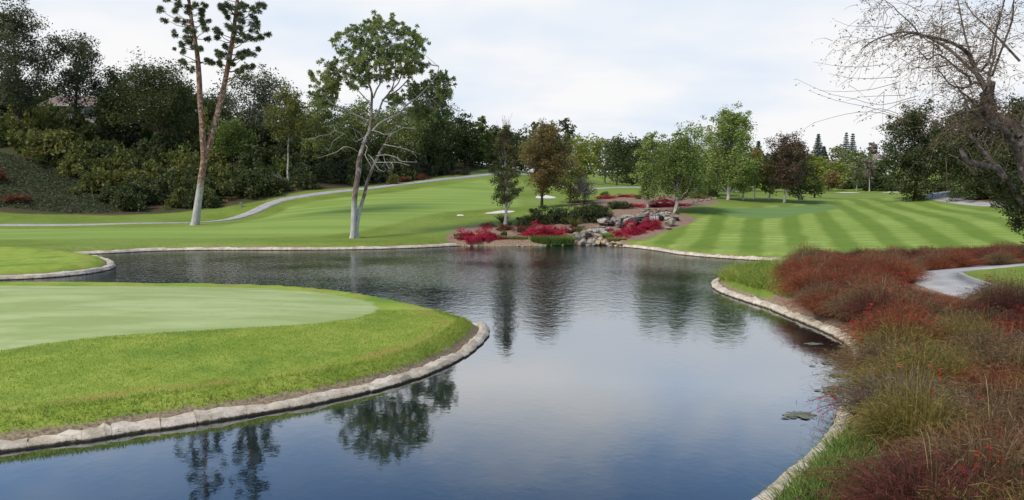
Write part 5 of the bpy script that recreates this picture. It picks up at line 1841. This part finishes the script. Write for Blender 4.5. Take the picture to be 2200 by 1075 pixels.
for x, y in pts:
    far_row = False
    tpx = CX + F * x / y
    z = hz(x, y)
    behind = y > 38 and x > 17
    if behind:
        col = rb.choice(['maroon', 'maroon', 'rust', 'brown'])
        nm, lb, gr_ = 'feathery_shrub', 'dark maroon shrub in the low row behind the near cart path', 'maroon shrubs behind the near cart path'
        sc, hh = rb.uniform(.75, 1.05), rb.uniform(.75, 1.0)
    elif y > 23:
        col = rb.choice(['rust', 'rust', 'brown', 'brown', 'maroon'])
        nm, lb, gr_ = 'feathery_shrub', 'rust red feathery shrub massed between the pond spit and the near cart path', 'rust red shrubs beside the near cart path'
        sc, hh = rb.uniform(.95, 1.35), rb.uniform(.95, 1.5)
    else:
        col = rb.choice(['brown', 'brown', 'olive', 'olive', 'maroon', 'rust', 'greybrown'])
        nm, lb, gr_ = 'feathery_shrub', 'brown and olive feathery shrub massed on the near right bank', 'feathery shrubs of the near right bank'
        sc, hh = rb.uniform(.95, 1.35), rb.uniform(.85, 1.5)
    if 1940 < tpx < 2150 and y < 37 and not behind:      # low in front of the open stretch of path
        lim = 618 + max(0, tpx - 1960) * .17
        free = HC - (lim - 400) / F * y - z
        if free < .35:
            continue
        hh = min(hh, free)
    cw = {'rust': 'rust red', 'brown': 'brown', 'olive': 'yellowish olive', 'greybrown': 'grey-brown', 'maroon': 'dark maroon'}[str(col)]
    place = 'in the low row behind the near cart path' if behind else ('massed between the pond spit and the near cart path' if y > 23 else 'massed on the near right bank')
    lb = cw + ' feathery shrub ' + place
    gr_ = cw + ' shrubs ' + place
    root = empty(nm, (x, y, z - .03), lb, 'shrub', gr_, rz=rb.random() * 6.28)
    me, fm = SM[(col, int(rb.integers(2)))]
    o = obj('stems', me, root)
    o.scale = (sc, sc, hh)
    if rb.random() < (.35 if y < 23 else .5):
        f = obj('flowers', fm, root)
        f['kind'] = 'stuff'
        f.scale = (sc, sc, hh)

# pink flower spray leaning over the water
root = empty('flower_spray', onz(1790, 935, .1) + np.array([.25, 0, .35]), 'pink flower spray leaning out over the water from the right bank', 'flowers')
r = np.random.default_rng(4)
br = []
tipz = []
for k in range(7):
    e = np.array([-.25 - r.random() * .55, r.normal(0, .25), r.uniform(-.05, .35)])
    P, R_ = limb((0.2, 0, 0), e, .008, .003, r, 6, -.25, .04)
    br.append((P, R_))
    tipz += list(P[3:])
V, Fq = tubes(br, 4)
obj('stems', mesh_np('stems', V, Fq, M['bark_brown']), root)
qf = leaves(np.array(tipz), .05, 5, .045, r, 1, .5, .4)
obj('flowers', mesh_np('flowers', qf, quads(len(qf) // 4), M['flower_pink']), root)

# ------------------------------------------------------------------ strap grass on the spit and at the near bank (uncountable)


def grass_patch(name, poly, n, L, wd, spread, mat, seed, segs=3, lab=None):
    r = np.random.default_rng(seed)
    poly = np.array(poly)
    lo, hi = poly.min(0), poly.max(0)
    P = lo + (hi - lo) * r.random((n * 6, 2))
    P = P[inside(P, poly)][:n]
    V, Fq = blades(len(P), r, 0.0, L, wd, spread, segs, .45)
    m = 2 * (segs + 1)
    base = np.column_stack([P, gh(P) - .02])
    V = (V.reshape(-1, m, 3) + base[:, None]).reshape(-1, 3)
    o = obj(name, mesh_np(name, V, Fq, mat))
    struct(o, 'stuff')
    if lab:
        o['label'] = lab
    return o


SPIT = catmull(np.array(Z0([(1542, 604), (1550, 620), (1600, 639), (1650, 655), (1692, 668), (1725, 662), (1738, 600), (1700, 584), (1610, 592)])), .4, True)
grass_patch('spit_grass', SPIT + np.array([[.30, .25]]), 12000, .72, .013, .9, LM['sedge'], 12, lab='bright green strap grass covering the low spit')
NEARG = np.array(Z0([(1705, 1090), (1755, 1030), (1812, 968), (1840, 985), (1865, 1010), (1890, 1090), (1860, 1180), (1650, 1180)]))
grass_patch('bank_grass', NEARG, 3200, .46, .010, .75, LM['reed'], 13, segs=4, lab='green strap grass on the near right bank corner')

# short turf on the near island fringe
r = np.random.default_rng(31)
lo, hi = np.array([-19, 13.5]), np.array([1.2, 27])
P = lo + (hi - lo) * r.random((260000, 2))
P = P[inside(P, I_POLY) & ~inside(P, GREEN) & (np.abs(P[:, 0] / P[:, 1]) < .74)]
s_ = shore_sd(P)
keep = (s_ > .42) & ((s_ < 1.1) | (r.random(len(P)) < .62))
P, s_ = P[keep], s_[keep]
n = len(P)
hgt_ = np.where(s_ < .95, r.uniform(.05, .13, n), r.uniform(.025, .055, n))
a = r.random(n) * 6.283
dv = np.column_stack([np.cos(a), np.sin(a), np.zeros(n)])
b0 = np.column_stack([P, gh(P) - .006])
lean_ = r.normal(0, .45, (n, 2)) * hgt_[:, None]
tp = b0 + np.column_stack([lean_, hgt_])
wv = dv * (.0075 * r.uniform(.6, 1.4, n))[:, None]
V = np.stack([b0 - wv, b0 + wv, tp], 1).reshape(-1, 3)
LM['turf'] = leaf_mat('fringe_turf_blade', (.170, .245, .026), (.370, .405, .080), (.27, .31, .050), .35, .5)
struct(obj('turf_grass', mesh_np('turf_grass', V, np.arange(n * 3).reshape(-1, 3), LM['turf'])), 'stuff')['label'] = 'short yellow-green turf on the island fringe'

# ------------------------------------------------------------------ floating weed mats
M['weed'] = plain_mat('floating_weed', (.10, .115, .075), (.19, .20, .145), 8, .6)
for px, py, ww, lb in [(1795, 780, 62, 'floating weed patch nearest the far bend of the right bank'), (1800, 806, 34, 'smallest floating weed patch off the right bank'), (1795, 838, 68, 'broad floating weed patch in the middle off the right bank'), (1715, 893, 56, 'floating weed patch beside the pink flower spray'), (1745, 740, 30, 'thin floating weed patch by the right edging')]:
    c = onz(px, py, .004)
    W_ = ww / 2 / F * c[1]
    V, Fc = [], []
    for k in range(46):
        t = r.normal(0, .42)
        pc = np.array([t * W_ * 1.3, r.normal(0, .20) * W_ * 2.2 + t * W_ * .3])
        rr0 = r.uniform(.02, .085)
        n = 7
        a = np.arange(n) * 6.283 / n + r.random()
        z_ = .003 + .0012 * k * .3
        k0 = len(V)
        for a_ in a:
            q_ = rr0 * r.uniform(.7, 1.2)
            V.append((pc[0] + math.cos(a_) * q_ * 1.5, pc[1] + math.sin(a_) * q_, z_))
        Fc.append(tuple(range(k0, k0 + n)))
    o = struct(obj('floating_weed', mesh_np('floating_weed', V, Fc, M['weed']), None, c), 'stuff')
    o['label'] = lb

# ------------------------------------------------------------------ houses among the trees
M['render_wall'] = plain_mat('cream_wall', (.58, .55, .50), (.68, .66, .62), .6, .9, .05)
M['tile_roof'] = plain_mat('brown_roof', (.16, .12, .10), (.27, .21, .18), 2.0, .9, .4)
M['glass'] = plain_mat('window_glass', (.03, .035, .04), (.05, .055, .06), 1.0, .15, 0, spec=.5)


def house(label, px, Y, py_base, W, D, H, roof_h, rz, nwin=3):
    c = at(px, py_base, Y)
    root = empty('house', c, label, 'house', rz=rz)
    wl_ = MB()
    wl_.box((0, 0, H / 2 - 1), (W / 2, D / 2, H / 2 + 1))
    wo_ = wl_.build('wall', M['render_wall'], root)
    e = .6
    rf = MB()
    v = [(-W / 2 - e, -D / 2 - e, H), (W / 2 + e, -D / 2 - e, H), (W / 2 + e, D / 2 + e, H), (-W / 2 - e, D / 2 + e, H), (-W / 2 * .7, 0, H + roof_h), (W / 2 * .7, 0, H + roof_h)]
    v += [(x, y, z - .18) for x, y, z in v[:4]]
    rf.add(v, [(0, 1, 5, 4), (2, 3, 4, 5), (1, 2, 5), (3, 0, 4), (6, 7, 1, 0), (7, 8, 2, 1), (8, 9, 3, 2), (9, 6, 0, 3), (9, 8, 7, 6)])
    rf.build('roof', M['tile_roof'], root)
    fa = MB()
    fa.box((0, -D / 2 - e - .03, H - .14), (W / 2 + e, .03, .13))
    fa.build('fascia', M['render_wall'], root)
    for k in range(nwin):
        x = (k + .5) / nwin * W - W / 2
        wb = MB()
        wb.box((x, -D / 2 - .03, H * .55), (W / nwin * .28, .04, H * .2))
        wbo = wb.build('window', M['render_wall'], root)
        pb = MB()
        pb.box((x, -D / 2 - .075, H * .55), (W / nwin * .24, .01, H * .17))
        pb.build('pane', M['glass'], wbo)


house('cream house with brown tiled roof half hidden on the left hilltop', 172, 134, 262, 9.0, 7, 2.6, 2.0, .12)
house('small pale house among the trees at the far valley end', 1886, 255, 362, 8.0, 6, 3.0, 1.6, -.1, 2)
house('low pale flat-looking house behind the distant bunker trees', 1812, 258, 366, 10.0, 6, 2.6, .7, .05, 2)

# utility pedestal by the left path
ub = base_at(518, 97.5)
root = empty('utility_pedestal', ub, 'small grey-green utility pedestal on the grass by the rising cart path', 'utility box')
m1 = MB()
m1.box((0, 0, .28), (.13, .11, .3))
m1.build('body', plain_mat('pedestal_paint', (.16, .19, .16), (.2, .23, .2), 5), root)
m2 = MB()
m2.box((0, 0, .61), (.155, .135, .035))
m2.build('cap', plain_mat('pedestal_cap', (.22, .25, .22), (.26, .29, .26), 5), root)
